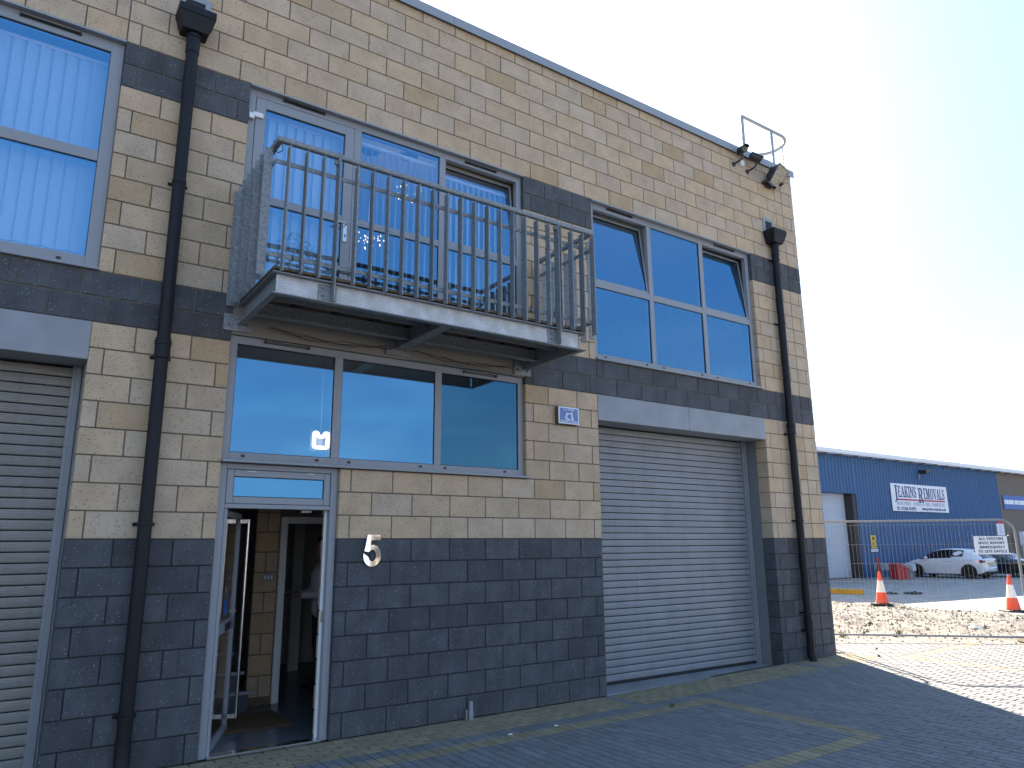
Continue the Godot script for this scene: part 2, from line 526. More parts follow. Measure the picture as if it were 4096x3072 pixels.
func build_unit() -> Node3D:
	var u := thing("industrial_unit_building", "two-storey industrial unit of buff and charcoal blockwork with balcony and roller shutter", "building")
	# backing wall with mortar showing in the joints
	for b in [[0.0, 1.8, M.mortar_dark], [1.8, 2.475, M.mortar], [2.475, 3.6, M.mortar], [3.6, 4.05, M.mortar], [4.05, 6.3, M.mortar], [6.3, 8.0, M.mortar]]:
		for s in runs((b[0] + b[1]) * 0.5, -6.3, 8.052):
			var xa: float = s[0] + (0.004 if s[0] > -6.2 else 0.0)
			bx("wall_core", b[2], u, Vector3(xa, b[0], -0.30), Vector3(s[1] - 0.004, b[1], -0.009))
	# blocks
	var list := []
	for r in 36:
		var y0 := r * 0.225
		var y1 := minf(y0 + 0.225, 8.02)
		var ym := (y0 + minf(y0 + 0.225, 8.0)) * 0.5
		var dark: bool = r < 8 or r == 16 or r == 17 or r == 26 or r == 27
		var cuts := [7.725]
		if r >= 28: cuts.append(-2.25)
		if r == 17: cuts.append(3.375)
		for s in runs(ym, -6.3, 8.055):
			var xs := [s[0]]
			var j := ceili((s[0] - (0.1125 if r % 2 == 0 else 0.3375)) / 0.45)
			while true:
				var x: float = (0.1125 if r % 2 == 0 else 0.3375) + 0.45 * j
				j += 1
				if x >= s[1] - 0.02: break
				if x > s[0] + 0.02 and x < 7.6: xs.append(x)
				if x >= 7.6: break
			for c in cuts:
				if c > s[0] + 0.02 and c < s[1] - 0.02: xs.append(c)
			if r % 2 == 1 and s[1] > 8.0: xs.append(7.955)
			xs.append(s[1])
			xs.sort()
			for i in xs.size() - 1:
				var a: float = xs[i] + (0.0 if i == 0 else 0.0056)
				var b: float = xs[i + 1] - (0.0 if i == xs.size() - 2 else 0.0056)
				if b - a < 0.03: continue
				var deep := 0.1
				if r < 16 and (absf(a - 6.75) < 0.01 or absf(b - 3.375) < 0.01 or absf(b + 5.625) < 0.01 or absf(a + 2.25) < 0.01): deep = 0.2
				var h := y1 - y0 - 0.0112
				list.append([Vector3((a + b) * 0.5, y0 + h * 0.5 + 0.0056, 0), Vector3(snappedf(b - a, 0.0005), snappedf(h, 0.0005), deep), dark])
	list.sort_custom(func(p, q): return score(p[0]) < score(q[0]))
	var shapes := {}
	var n_sand := 0
	var rest := []
	var r2 := RandomNumberGenerator.new()
	r2.seed = 77
	for b in list:
		var sz: Vector3 = b[1]
		var dark: bool = b[2]
		var proud := r2.randf_range(-0.0010, 0.0012)
		var tone := r2.randi() % 8
		if not dark: tone = r2.randi() % 8 if r2.randf() > 0.12 else 8 + r2.randi() % 2
		if not dark and n_sand >= 300:
			rest.append([b[0], sz, proud])
			continue
		if not shapes.has(sz):
			shapes[sz] = cbox(MB.new(), Vector3(-sz.x / 2, -sz.y / 2, -sz.z), Vector3(sz.x / 2, sz.y / 2, 0), 0.0035).mesh()
		if not dark: n_sand += 1
		put(shapes[sz], "charcoal_block" if dark else "buff_block", M["coal%d" % tone] if dark else M["sand%d" % tone], u, Transform3D(Basis.IDENTITY, b[0] + Vector3(0, 0, proud)))
	# the buff blocks that show smallest, in three tones
	for k in 3:
		var m := MB.new()
		for i in range(k, rest.size(), 3):
			var b: Array = rest[i]
			var sz: Vector3 = b[1]
			var p: Vector3 = b[0] + Vector3(0, 0, b[2])
			cbox(m, p + Vector3(-sz.x / 2, -sz.y / 2, -sz.z), p + Vector3(sz.x / 2, sz.y / 2, 0), 0.0035)
		if m.v.size() > 0: stuff(add(m, "buff_blockwork", M["sand%d" % (k * 2 + 1)], u))
	# shell behind the front: side and rear walls, slabs, roof
	bx("side_wall", M.sand1, u, Vector3(7.75, -0.02, -13.0), Vector3(8.05, 8.0, -0.302))
	bx("side_wall", M.sand2, u, Vector3(-6.3, -0.02, -13.0), Vector3(-6.0, 8.0, -0.302))
	bx("rear_wall", M.sand3, u, Vector3(-6.0, -0.02, -13.0), Vector3(7.75, 8.0, -12.7))
	bx("roof_deck", M.in_wall, u, Vector3(-6.0, 7.45, -12.7), Vector3(7.75, 7.7, -0.302))
	bx("upper_floor", M.plaster, u, Vector3(-6.0, 3.72, -12.7), Vector3(7.75, 4.0, -0.302))
	bx("partition_wall", M.in_wall, u, Vector3(-1.80, 4.0, -7.0), Vector3(-1.68, 7.45, -0.302))
	bx("partition_wall", M.in_wall, u, Vector3(2.75, 4.0, -7.0), Vector3(2.87, 7.45, -0.302))
	bx("partition_wall", M.in_wall, u, Vector3(-6.0, 4.0, -7.1), Vector3(7.75, 7.45, -7.0))
	bx("ceiling", M.white, u, Vector3(-6.0, 6.62, -7.0), Vector3(7.75, 6.66, -0.302))
	# coping along the parapet, in lengths
	var xs := [-6.32, -2.4, 1.2, 5.03, 7.55, 8.10]
	for i in xs.size() - 1:
		var m := MB.new()
		prism(m, PackedVector2Array([Vector2(-0.45, 8.09), Vector2(0.042, 8.125), Vector2(0.045, 8.12), Vector2(0.045, 8.0), Vector2(0.038, 8.0), Vector2(0.038, 8.04), Vector2(-0.45, 8.04)]), xs[i] + 0.0015, xs[i + 1] - 0.0015, Transform3D(Basis(Vector3(0, 0, 1), Vector3(0, 1, 0), Vector3(1, 0, 0)), Vector3.ZERO))
		add(fix_wind(m), "coping", M.coping, u)
	return u

func score(p: Vector3) -> float:
	return p.distance_to(CAM) + (0.0 if on_screen(p) else 40.0)

# a rectangular frame in a plane of constant z: bars between the outer and inner rectangles
func ring(m: MB, x0: float, x1: float, y0: float, y1: float, w: float, z0: float, z1: float, e := 0.003, xf := Transform3D.IDENTITY) -> void:
	cbox(m, Vector3(x0, y0, z0), Vector3(x0 + w, y1, z1), e, xf)
	cbox(m, Vector3(x1 - w, y0, z0), Vector3(x1, y1, z1), e, xf)
	cbox(m, Vector3(x0 + w, y1 - w, z0), Vector3(x1 - w, y1, z1 - 0.0005), e, xf)
	cbox(m, Vector3(x0 + w, y0, z0), Vector3(x1 - w, y0 + w, z1 - 0.0005), e, xf)

func pane(p: Node, x0: float, x1: float, y0: float, y1: float, z: float, glass: Material = null, xf := Transform3D.IDENTITY) -> void:
	var m := MB.new()
	m.poly([xf * Vector3(x0 - 0.006, y0 - 0.006, z), xf * Vector3(x1 + 0.006, y0 - 0.006, z), xf * Vector3(x1 + 0.006, y1 + 0.006, z), xf * Vector3(x0 - 0.006, y1 + 0.006, z)])
	add(m, "pane", M.glass if glass == null else glass, p)
	var g := MB.new()
	ring(g, x0 - 0.008, x1 + 0.008, y0 - 0.008, y1 + 0.008, 0.012, z - 0.02, z + 0.006, 0.001, xf)
	add(g, "gasket", M.gasket, p)

func trickle_vent(p: Node, x0: float, x1: float, y: float, z: float) -> void:
	var m := MB.new()
	cbox(m, Vector3(x0, y - 0.012, z), Vector3(x1, y - 0.006, z + 0.018), 0.001)
	cbox(m, Vector3(x0, y + 0.004, z), Vector3(x1, y + 0.010, z + 0.018), 0.001)
	cbox(m, Vector3(x0 - 0.008, y - 0.015, z), Vector3(x0 + 0.012, y + 0.013, z + 0.024), 0.002)
	cbox(m, Vector3(x1 - 0.012, y - 0.015, z), Vector3(x1 + 0.008, y + 0.013, z + 0.024), 0.002)
	add(m, "trickle_vent", M.black, p)

func drain_caps(p: Node, xs: Array, y: float, z: float) -> void:
	for x in xs:
		bx("drain_cap", M.black, p, Vector3(x - 0.017, y - 0.011, z), Vector3(x + 0.017, y + 0.011, z + 0.007), 0.002)

func sash(p: Node, x0: float, x1: float, y0: float, y1: float, z: float, tilt: float) -> Node3D: # opening light, hinged at its foot
	var s := part("opening_sash", p, Vector3(0, y0, z))
	s.rotation.x = -tilt
	var m := MB.new()
	ring(m, x0 + 0.003, x1 - 0.003, 0.003, y1 - y0 - 0.003, 0.028, -0.05, 0.0, 0.002)
	add(m, "sash_frame", M.frame, s)
	var g := MB.new()
	g.poly([Vector3(x0 + 0.025, 0.025, -0.014), Vector3(x1 - 0.025, 0.025, -0.014), Vector3(x1 - 0.025, y1 - y0 - 0.025, -0.014), Vector3(x0 + 0.025, y1 - y0 - 0.025, -0.014)])
	add(g, "pane", M.glass, s)
	var k := MB.new()
	ring(k, x0 + 0.026, x1 - 0.026, 0.026, y1 - y0 - 0.026, 0.01, -0.03, -0.008, 0.001)
	add(k, "gasket", M.gasket, s)
	return s

func build_windows(u: Node3D) -> void:
	var z := -0.05
	# --- window over the neighbouring shutter (upper left)
	var w := part("upper_window", u)
	var m := MB.new()
	ring(m, -5.62, -2.253, 4.075, 6.283, 0.105, z - 0.07, z)
	cbox(m, Vector3(-5.52, 5.075, z - 0.07), Vector3(-2.36, 5.175, z - 0.002), 0.003)
	for x in [-4.45, -3.38]: cbox(m, Vector3(x, 4.18, z - 0.07), Vector3(x + 0.08, 6.178, z - 0.001), 0.003)
	add(m, "frame", M.frame, w)
	for q in [[-3.30, -2.358], [-4.37, -3.38], [-5.515, -4.45]]:
		pane(w, q[0], q[1], 4.18, 5.075, z - 0.02)
		pane(w, q[0], q[1], 5.175, 6.178, z - 0.02)
	bx("lintel_trim", M.coping, w, Vector3(-5.62, 6.283, -0.09), Vector3(-2.252, 6.300, 0.012))
	bx("sill", M.frame, w, Vector3(-5.62, 4.052, -0.12), Vector3(-2.252, 4.075, 0.03), 0.003)
	trickle_vent(w, -3.06, -2.61, 6.245, z)
	drain_caps(w, [-2.55, -3.1], 4.12, z)
	# --- balcony door and windows
	w = part("balcony_window", u)
	m = MB.new()
	ring(m, -1.122, 2.247, 4.06, 6.283, 0.072, z - 0.07, z)
	cbox(m, Vector3(0.012, 4.132, z - 0.07), Vector3(0.096, 6.212, z - 0.001), 0.003)
	cbox(m, Vector3(1.078, 4.132, z - 0.07), Vector3(1.158, 6.212, z - 0.001), 0.003)
	cbox(m, Vector3(0.096, 5.084, z - 0.07), Vector3(1.078, 5.162, z - 0.002), 0.003)
	cbox(m, Vector3(1.158, 5.084, z - 0.07), Vector3(2.175, 5.162, z - 0.002), 0.003)
	add(m, "frame", M.frame, w)
	pane(w, 0.098, 1.076, 4.134, 5.082, z - 0.02)
	pane(w, 0.098, 1.076, 5.164, 6.210, z - 0.02)
	pane(w, 1.160, 2.173, 4.134, 5.082, z - 0.02)
	sash(w, 1.158, 2.175, 5.162, 6.212, z - 0.012, 0.105)
	bx("lintel_trim", M.coping, w, Vector3(-1.122, 6.283, -0.09), Vector3(2.248, 6.300, 0.012))
	trickle_vent(w, -0.775, -0.34, 6.262, z)
	trickle_vent(w, 1.425, 1.86, 6.252, z)
	var d := part("balcony_door", u)
	m = MB.new()
	ring(m, -1.046, 0.008, 4.08, 6.205, 0.100, z - 0.06, z + 0.004)
	cbox(m, Vector3(-0.946, 5.07, z - 0.06), Vector3(-0.092, 5.155, z + 0.002), 0.003)
	add(m, "door_leaf", M.frame, d)
	pane(d, -0.944, -0.094, 4.182, 5.068, z - 0.018)
	pane(d, -0.944, -0.094, 5.157, 6.103, z - 0.018)
	for y in [5.99, 4.35]:
		var hg := MB.new()
		cbox(hg, Vector3(-1.118, y - 0.06, z + 0.002), Vector3(-1.066, y, z + 0.05), 0.006)
		cbox(hg, Vector3(-1.075, y - 0.02, z + 0.004), Vector3(-0.975, y + 0.035, z + 0.03), 0.006)
		add(hg, "hinge", M.white, d)
	var hd := MB.new()
	cbox(hd, Vector3(-0.075, 4.86, z + 0.004), Vector3(-0.032, 5.09, z + 0.016), 0.004)
	tube(hd, [Vector3(-0.053, 5.05, z + 0.016), Vector3(-0.053, 5.05, z + 0.06), Vector3(-0.17, 5.05, z + 0.062)], 0.011, 8)
	add(hd, "door_handle", M.steel, d)
	bx("keyhole", M.black, d, Vector3(-0.06, 4.91, z + 0.016), Vector3(-0.047, 4.945, z + 0.0175))
	# --- window over the shutter (upper right), two lights tilted in
	z = -0.06
	w = part("upper_window", u)
	m = MB.new()
	ring(m, 3.378, 6.747, 4.085, 6.283, 0.078, z - 0.07, z)
	for x in [4.470, 5.575]: cbox(m, Vector3(x, 4.163, z - 0.07), Vector3(x + 0.08, 6.205, z - 0.001), 0.003)
	for q in [[3.456, 4.470], [4.550, 5.575], [5.655, 6.669]]:
		cbox(m, Vector3(q[0], 5.085, z - 0.07), Vector3(q[1], 5.178, z - 0.002), 0.003)
		pane(w, q[0] + 0.002, q[1] - 0.002, 4.165, 5.083, z - 0.02)
	add(m, "frame", M.frame, w)
	pane(w, 4.552, 5.573, 5.180, 6.203, z - 0.02)
	sash(w, 3.456, 4.470, 5.178, 6.205, z - 0.012, 0.115)
	sash(w, 5.655, 6.669, 5.178, 6.205, z - 0.012, 0.115)
	bx("lintel_trim", M.coping, w, Vector3(3.378, 6.283, -0.09), Vector3(6.748, 6.300, 0.012))
	bx("sill", M.frame, w, Vector3(3.378, 4.056, -0.13), Vector3(6.748, 4.085, 0.034), 0.003)
	trickle_vent(w, 3.72, 4.175, 6.262, z)
	trickle_vent(w, 5.94, 6.39, 6.262, z)
	drain_caps(w, [3.60, 4.35, 4.68, 5.47, 5.81, 6.55], 4.128, z)
	# --- ground floor window over the door
	z = -0.05
	w = part("lower_window", u)
	m = MB.new()
	ring(m, -1.122, 2.247, 2.506, 3.676, 0.073, z - 0.07, z)
	cbox(m, Vector3(-0.087, 2.579, z - 0.07), Vector3(-0.003, 3.603, z - 0.001), 0.003)
	cbox(m, Vector3(1.065, 2.579, z - 0.07), Vector3(1.145, 3.603, z - 0.001), 0.003)
	add(m, "frame", M.frame, w)
	pane(w, -1.047, -0.089, 2.581, 3.601, z - 0.02)
	pane(w, -0.001, 1.063, 2.581, 3.601, z - 0.02)
	pane(w, 1.147, 2.172, 2.581, 3.601, z - 0.02, M.teal_glass)
	bx("sill", M.frame, w, Vector3(-1.124, 2.480, -0.12), Vector3(2.275, 2.506, 0.042), 0.003)
	trickle_vent(w, -0.80, -0.37, 3.652, z)
	trickle_vent(w, 1.42, 1.86, 3.648, z)
	drain_caps(w, [-0.93, -0.23, 0.10, 0.90, 1.20, 1.98], 2.548, z)
	bx("infill_panel", M.soffit, w, Vector3(-1.122, 3.678, -0.11), Vector3(2.247, 4.048, -0.008))
	# --- shutters
	shutter(u, 3.375, 6.75, M.slat)
	shutter(u, -5.625, -2.25, M.slat2)
	# --- downpipes
	downpipe(u, -1.705, [5.0, 1.92, 0.43], [3.43])
	downpipe(u, 7.29, [6.27, 5.18, 2.06, 0.72], [3.47, 0.55])

func shutter(u: Node3D, x0: float, x1: float, mt: Material) -> void:
	var s := part("roller_shutter", u)
	var zz := -0.43
	var pitch := 0.0872
	var prof := PackedVector2Array([Vector2(0.0, 0.003), Vector2(0.004, 0.006), Vector2(0.007, 0.014), Vector2(0.008, 0.024), Vector2(0.005, 0.027), Vector2(0.008, 0.030), Vector2(0.0085, 0.042), Vector2(0.0055, 0.045), Vector2(0.0085, 0.048), Vector2(0.008, 0.060), Vector2(0.005, 0.063), Vector2(0.007, 0.066), Vector2(0.006, 0.077), Vector2(0.002, 0.0810), Vector2(-0.016, 0.0810), Vector2(-0.016, 0.003)])
	var m := MB.new()
	prism(m, prof, x0 + 0.03, x1 - 0.03, Transform3D(Basis(Vector3(0, 0, 1), Vector3(0, 1, 0), Vector3(1, 0, 0)), Vector3.ZERO))
	var me := fix_wind(m).mesh()
	for i in 37:
		put(me, "slat", mt, s, Transform3D(Basis.IDENTITY, Vector3(0, 0.045 + i * pitch, zz)))
	bx("dark_gap_sheet", M.gasket, s, Vector3(x0 + 0.03, 0.03, zz - 0.04), Vector3(x1 - 0.03, 3.4, zz - 0.026))  # black sheet paints in the shade of the gaps between slats
	bx("bottom_rail", M.gasket, s, Vector3(x0 + 0.03, 0.012, zz - 0.015), Vector3(x1 - 0.03, 0.044, zz + 0.012), 0.002)
	for sd in [-1, 1]:
		var xe: float = x1 if sd > 0 else x0
		var g := MB.new()
		cbox(g, Vector3(minf(xe - sd * 0.075, xe - sd * 0.004), 0.0, zz - 0.03), Vector3(maxf(xe - sd * 0.075, xe - sd * 0.004), 3.42, zz + 0.042), 0.003)
		cbox(g, Vector3(minf(xe - sd * 0.050, xe - sd * 0.006), 0.0, zz + 0.042), Vector3(maxf(xe - sd * 0.050, xe - sd * 0.006), 3.42, zz + 0.062), 0.003)
		add(g, "guide_rail", M.slat, s)
		bx("jamb_lining", M.channel, s, Vector3(minf(xe - sd * 0.003, xe + sd * 0.10), 0.0, zz + 0.062), Vector3(maxf(xe - sd * 0.003, xe + sd * 0.10), 3.42, -0.204))
		bx("jamb_core", M.channel, s, Vector3(minf(xe + sd * 0.005, xe + sd * 0.14), 0.0, -0.60), Vector3(maxf(xe + sd * 0.005, xe + sd * 0.14), 3.6, -0.302))
	for k in 2:
		var a: float = lerpf(x0, x1, k * 0.5) + 0.002
		var b: float = lerpf(x0, x1, k * 0.5 + 0.5) - 0.002
		bx("lintel_fascia", M.cladding, s, Vector3(a, 3.268, -0.32), Vector3(b, 3.596, 0.006), 0.003)
	bx("lintel_soffit", M.channel, s, Vector3(x0 + 0.004, 3.285, -0.70), Vector3(x1 - 0.004, 3.59, -0.322))
	bx("box_back", M.plaster, s, Vector3(x0 - 0.2, 0.0, -0.75), Vector3(x1 + 0.2, 3.7, -0.72))

func fix_wind(m: MB) -> MB: # turn faces and normals outward again after a mirrored transform
	for i in range(0, m.ix.size(), 3):
		var t := m.ix[i + 1]
		m.ix[i + 1] = m.ix[i + 2]; m.ix[i + 2] = t
	for i in m.n.size(): m.n[i] = -m.n[i]
	return m

func downpipe(u: Node3D, x: float, clips: Array, sockets: Array) -> void:
	var d := part("downpipe", u)
	var z := 0.085
	var m := MB.new()
	tube(m, [Vector3(x, 0.16, z), Vector3(x, 6.56, z)], 0.055, 20)
	add(m, "pipe", M.pipe, d)
	m = MB.new()
	tube(m, [Vector3(x, 0.26, z), Vector3(x, 0.14, z), Vector3(x, 0.035, z + 0.03)], 0.058, 16)
	add(m, "shoe", M.pipe, d)
	m = MB.new()
	var lo := []
	var hi := []
	for k in 4:
		var sx: float = [-1, 1, 1, -1][k]
		lo.append(Vector3(x + sx * 0.115, 6.55, 0.012 if k < 2 else 0.17))
		hi.append(Vector3(x + sx * 0.160, 6.70, 0.004 if k < 2 else 0.215))
	lo.reverse(); hi.reverse()
	for k in 4:
		var a: Vector3 = lo[k]
		var b: Vector3 = lo[(k + 1) % 4]
		var c: Vector3 = hi[(k + 1) % 4]
		var e: Vector3 = hi[k]
		m.poly([a, b, c, e]); m.poly([a * 0.98 + Vector3(x, 6.6, 0.1) * 0.02, e * 0.98 + Vector3(x, 6.6, 0.1) * 0.02, c * 0.98 + Vector3(x, 6.6, 0.1) * 0.02, b * 0.98 + Vector3(x, 6.6, 0.1) * 0.02])
	m.poly([lo[3], lo[2], lo[1], lo[0]])
	for k in 4:
		cbox(m, [Vector3(x - 0.166, 6.695, 0.20), Vector3(x - 0.166, 6.695, 0.003), Vector3(x - 0.166, 6.695, 0.003), Vector3(x + 0.148, 6.695, 0.003)][k], [Vector3(x + 0.166, 6.775, 0.221), Vector3(x + 0.166, 6.775, 0.02), Vector3(x - 0.148, 6.774, 0.22), Vector3(x + 0.166, 6.774, 0.22)][k], 0.006)
	add(m, "hopper", M.pipe, d)
	m = MB.new()
	ring(m, x - 0.145, x + 0.145, 6.72, 7.035, 0.055, 0.003, 0.012)
	add(m, "outlet_plate", M.coping, d)
	bx("outlet_chute", M.gasket, d, Vector3(x - 0.088, 6.70, -0.004), Vector3(x + 0.088, 6.98, 0.006))
	bx("outlet_lip", M.channel, d, Vector3(x - 0.085, 6.79, 0.006), Vector3(x + 0.085, 6.80, 0.08))
	for y in clips: clip(d, x, y, z)
	for y in sockets:
		m = MB.new()
		lathe(m, [Vector2(0.056, -0.10), Vector2(0.064, -0.095), Vector2(0.064, 0.02), Vector2(0.069, 0.025), Vector2(0.069, 0.06), Vector2(0.064, 0.065), Vector2(0.064, 0.085), Vector2(0.056, 0.09)], 20, Transform3D(Basis.IDENTITY, Vector3(x, y, z)))
		add(m, "socket", M.pipe, d)
		clip(d, x, y - 0.08, z)
	m = MB.new()
	lathe(m, [Vector2(0.056, -0.16), Vector2(0.062, -0.155), Vector2(0.062, 0.0), Vector2(0.07, 0.005), Vector2(0.07, 0.03), Vector2(0.06, 0.035)], 20, Transform3D(Basis.IDENTITY, Vector3(x, 6.50, z)))
	add(m, "socket", M.pipe, d)

func clip(d: Node3D, x: float, y: float, z: float) -> void:
	var m := MB.new()
	lathe(m, [Vector2(0.056, -0.016), Vector2(0.061, -0.014), Vector2(0.061, 0.014), Vector2(0.056, 0.016)], 20, Transform3D(Basis.IDENTITY, Vector3(x, y, z)))
	cbox(m, Vector3(x - 0.085, y - 0.014, 0.0), Vector3(x + 0.085, y + 0.014, 0.014), 0.003)
	for s in [-1, 1]: tube(m, [Vector3(x + s * 0.074, y, 0.01), Vector3(x + s * 0.074, y, 0.022)], 0.009, 8)
	box(m, Vector3(x - 0.03, y - 0.012, 0.012), Vector3(x + 0.03, y + 0.012, 0.04))
	add(m, "bracket", M.pipe, d)

# ---------------------------------------------------------------- balcony
func build_balcony(u: Node3D) -> void:
	var b := part("balcony", u)
	b.set_meta("label", "galvanised steel balcony with flat-bar railings")
	var xa := -1.085
	var xb := 2.275
	var zf := 1.095
	# channel frame: web set back between flanges that point outward
	var m := MB.new()
	cbox(m, Vector3(xa, 3.762, 1.03), Vector3(xb, 3.774, zf), 0.002)
	cbox(m, Vector3(xa, 3.945, 1.03), Vector3(xb, 3.957, zf), 0.002)
	add(m, "front_beam", M.galv, b)
	bx("front_fascia", M.white_board, b, Vector3(xa + 0.045, 3.774, 1.030), Vector3(xb - 0.075, 3.945, 1.042))
	for s in [0, 1]:
		var x := xa if s == 0 else xb
		var i := 1.0 if s == 0 else -1.0
		m = MB.new()
		for y in [3.762, 3.945]: cbox(m, Vector3(minf(x, x + i * 0.06), y, 0.012), Vector3(maxf(x, x + i * 0.06), y + 0.012, 1.028), 0.002)
		cbox(m, Vector3(minf(x + i * 0.05, x + i * 0.06), 3.774, 0.012), Vector3(maxf(x + i * 0.05, x + i * 0.06), 3.945, 1.028), 0.002)
		add(m, "side_beam", M.galv, b)
	m = MB.new()
	cbox(m, Vector3(0.53, 3.762, 0.012), Vector3(0.65, 3.774, 1.028), 0.002)
	cbox(m, Vector3(0.585, 3.774, 0.012), Vector3(0.595, 3.945, 1.028), 0.002)
	add(m, "middle_beam", M.galv1, b)
	for xr in [[-1.02, 0.58], [0.60, 2.21]]:
		m = MB.new()
		cbox(m, Vector3(xr[0], 3.80, 0.25), Vector3(xr[1], 3.94, 0.262), 0.002)
		cbox(m, Vector3(xr[0], 3.80, 0.262), Vector3(xr[1], 3.812, 0.32), 0.002)
		cbox(m, Vector3(xr[0], 3.84, 0.66), Vector3(xr[1], 3.94, 0.672), 0.002)
		add(m, "joist", M.galv1, b)
	for k in 8: # deck boards
		bx("deck_board", M.timber, b, Vector3(xa + 0.01, 3.985, 0.02 + k * 0.132), Vector3(xb - 0.01, 4.012, 0.142 + k * 0.132), 0.003)
	for k in 9:
		bx("deck_packer", M.black, b, Vector3(xa + 0.05 + k * 0.4, 3.957, 0.05), Vector3(xa + 0.11 + k * 0.4, 3.985, 1.02))
	# wall plates with bolts
	for p in [[-1.205, -0.94, 3.70, 3.86], [0.44, 0.70, 3.70, 3.86], [2.08, 2.32, 3.69, 3.86]]:
		var q := bx("wall_plate", M.galv, b, Vector3(p[0], p[2], 0.0035), Vector3(p[1], p[3], 0.0155), 0.002)
		for x in [p[0] + 0.05, p[1] - 0.05]:
			m = MB.new()
			lathe(m, [Vector2(0.019, 0.0), Vector2(0.019, 0.004), Vector2(0.012, 0.005), Vector2(0.012, 0.016), Vector2(0.006, 0.017), Vector2(0.006, 0.030), Vector2(0.0, 0.030)], 6, Transform3D(Basis(Vector3.RIGHT, PI / 2), Vector3(x, p[2] + 0.062, 0.0155)))
			add(m, "bolt", M.galv1, q)
	# railings
	var top := 5.085
	m = MB.new()
	var hx0 := -1.125
	var hx1 := 2.425
	cbox(m, Vector3(hx0, 5.115, 1.065), Vector3(-0.575, 5.165, 1.115), 0.008)
	cbox(m, Vector3(-0.565, 5.115, 1.065), Vector3(1.895, 5.165, 1.115), 0.008)
	cbox(m, Vector3(1.905, 5.115, 1.065), Vector3(hx1, 5.165, 1.115), 0.008)
	add(m, "handrail", M.galv, b)
	for x in [hx0, hx1 - 0.05]:
		bx("handrail", M.galv, b, Vector3(x, 5.1155, 0.10), Vector3(x + 0.05, 5.1645, 1.065), 0.008)
	for y in [4.925, 4.082]:
		bx("rail", M.galv, b, Vector3(-1.125, y, 1.062), Vector3(2.40, y + 0.042, 1.072), 0.002)
		bx("rail", M.galv, b, Vector3(-1.125, y, 0.06), Vector3(-1.115, y + 0.042, 1.060), 0.002)
		bx("rail", M.galv, b, Vector3(2.385, y, 0.06), Vector3(2.395, y + 0.042, 1.060), 0.002)
	var bar := cbox(MB.new(), Vector3(-0.006, 3.950, 0.0), Vector3(0.006, top, 0.074), 0.0015).mesh()
	for k in 23:
		if k == 3: continue
		var o := put(bar, "baluster", M["galv%d" % (k * 7 % 4)], b, Transform3D(Basis.IDENTITY, Vector3(-1.022 + 0.1548 * k, 0, 1.0735)))
	var wide := cbox(MB.new(), Vector3(-0.075, 3.93, -0.003), Vector3(0.0, 5.085, 0.003), 0.0012).mesh()
	for k in 8:
		var zz := 1.0 - 0.139 * k
		put(wide, "baluster", M["galv%d" % (k * 3 % 4)], b, Transform3D(Basis.IDENTITY, Vector3(-1.126, 0.0, zz)))
		put(wide, "baluster", M["galv%d" % (k % 4)], b, Transform3D(Basis.IDENTITY, Vector3(2.475, 0, zz)))
	for x in [-0.570, 1.90]:
		var p := bx("post", M.galv, b, Vector3(x - 0.006, 3.775, 1.045), Vector3(x + 0.006, 5.115, 1.135), 0.002)
		m = MB.new()
		cbox(m, Vector3(x - 0.115, 3.79, 1.043), Vector3(x + 0.05, 3.93, 1.052), 0.0015)
		add(m, "bracket", M.galv, p)
		m = MB.new()
		for q in [[-0.075, 3.895], [-0.075, 3.83], [0.03, 3.83]]:
			lathe(m, [Vector2(0.011, 0), Vector2(0.011, 0.008), Vector2(0.005, 0.009), Vector2(0.005, 0.016), Vector2(0, 0.016)], 6, Transform3D(Basis(Vector3.RIGHT, PI / 2), Vector3(x + q[0], q[1], 1.052)))
		add(m, "bolt", M.galv1, p)
		m = MB.new()
		cbox(m, Vector3(x - 0.012, 5.05, 1.06), Vector3(x + 0.012, 5.175, 1.12), 0.003)
		cbox(m, Vector3(x - 0.04, 5.06, 1.075), Vector3(x + 0.0, 5.10, 1.105), 0.003)
		add(m, "rail_clamp", M.galv, p)
	# cable ties on the lower rail
	for x in [-0.93, 0.36, 0.98, 1.55, 1.86, 2.28]:
		m = MB.new()
		ring(m, x - 0.0, x + 0.006, 4.076, 4.130, 0.003, 1.056, 1.080, 0.0005)
		tube(m, [Vector3(x + 0.003, 4.128, 1.078), Vector3(x + 0.006, 4.15, 1.083), Vector3(x + 0.0, 4.17, 1.08)], 0.0025, 5)
		add(m, "cable_tie", M.net, b)

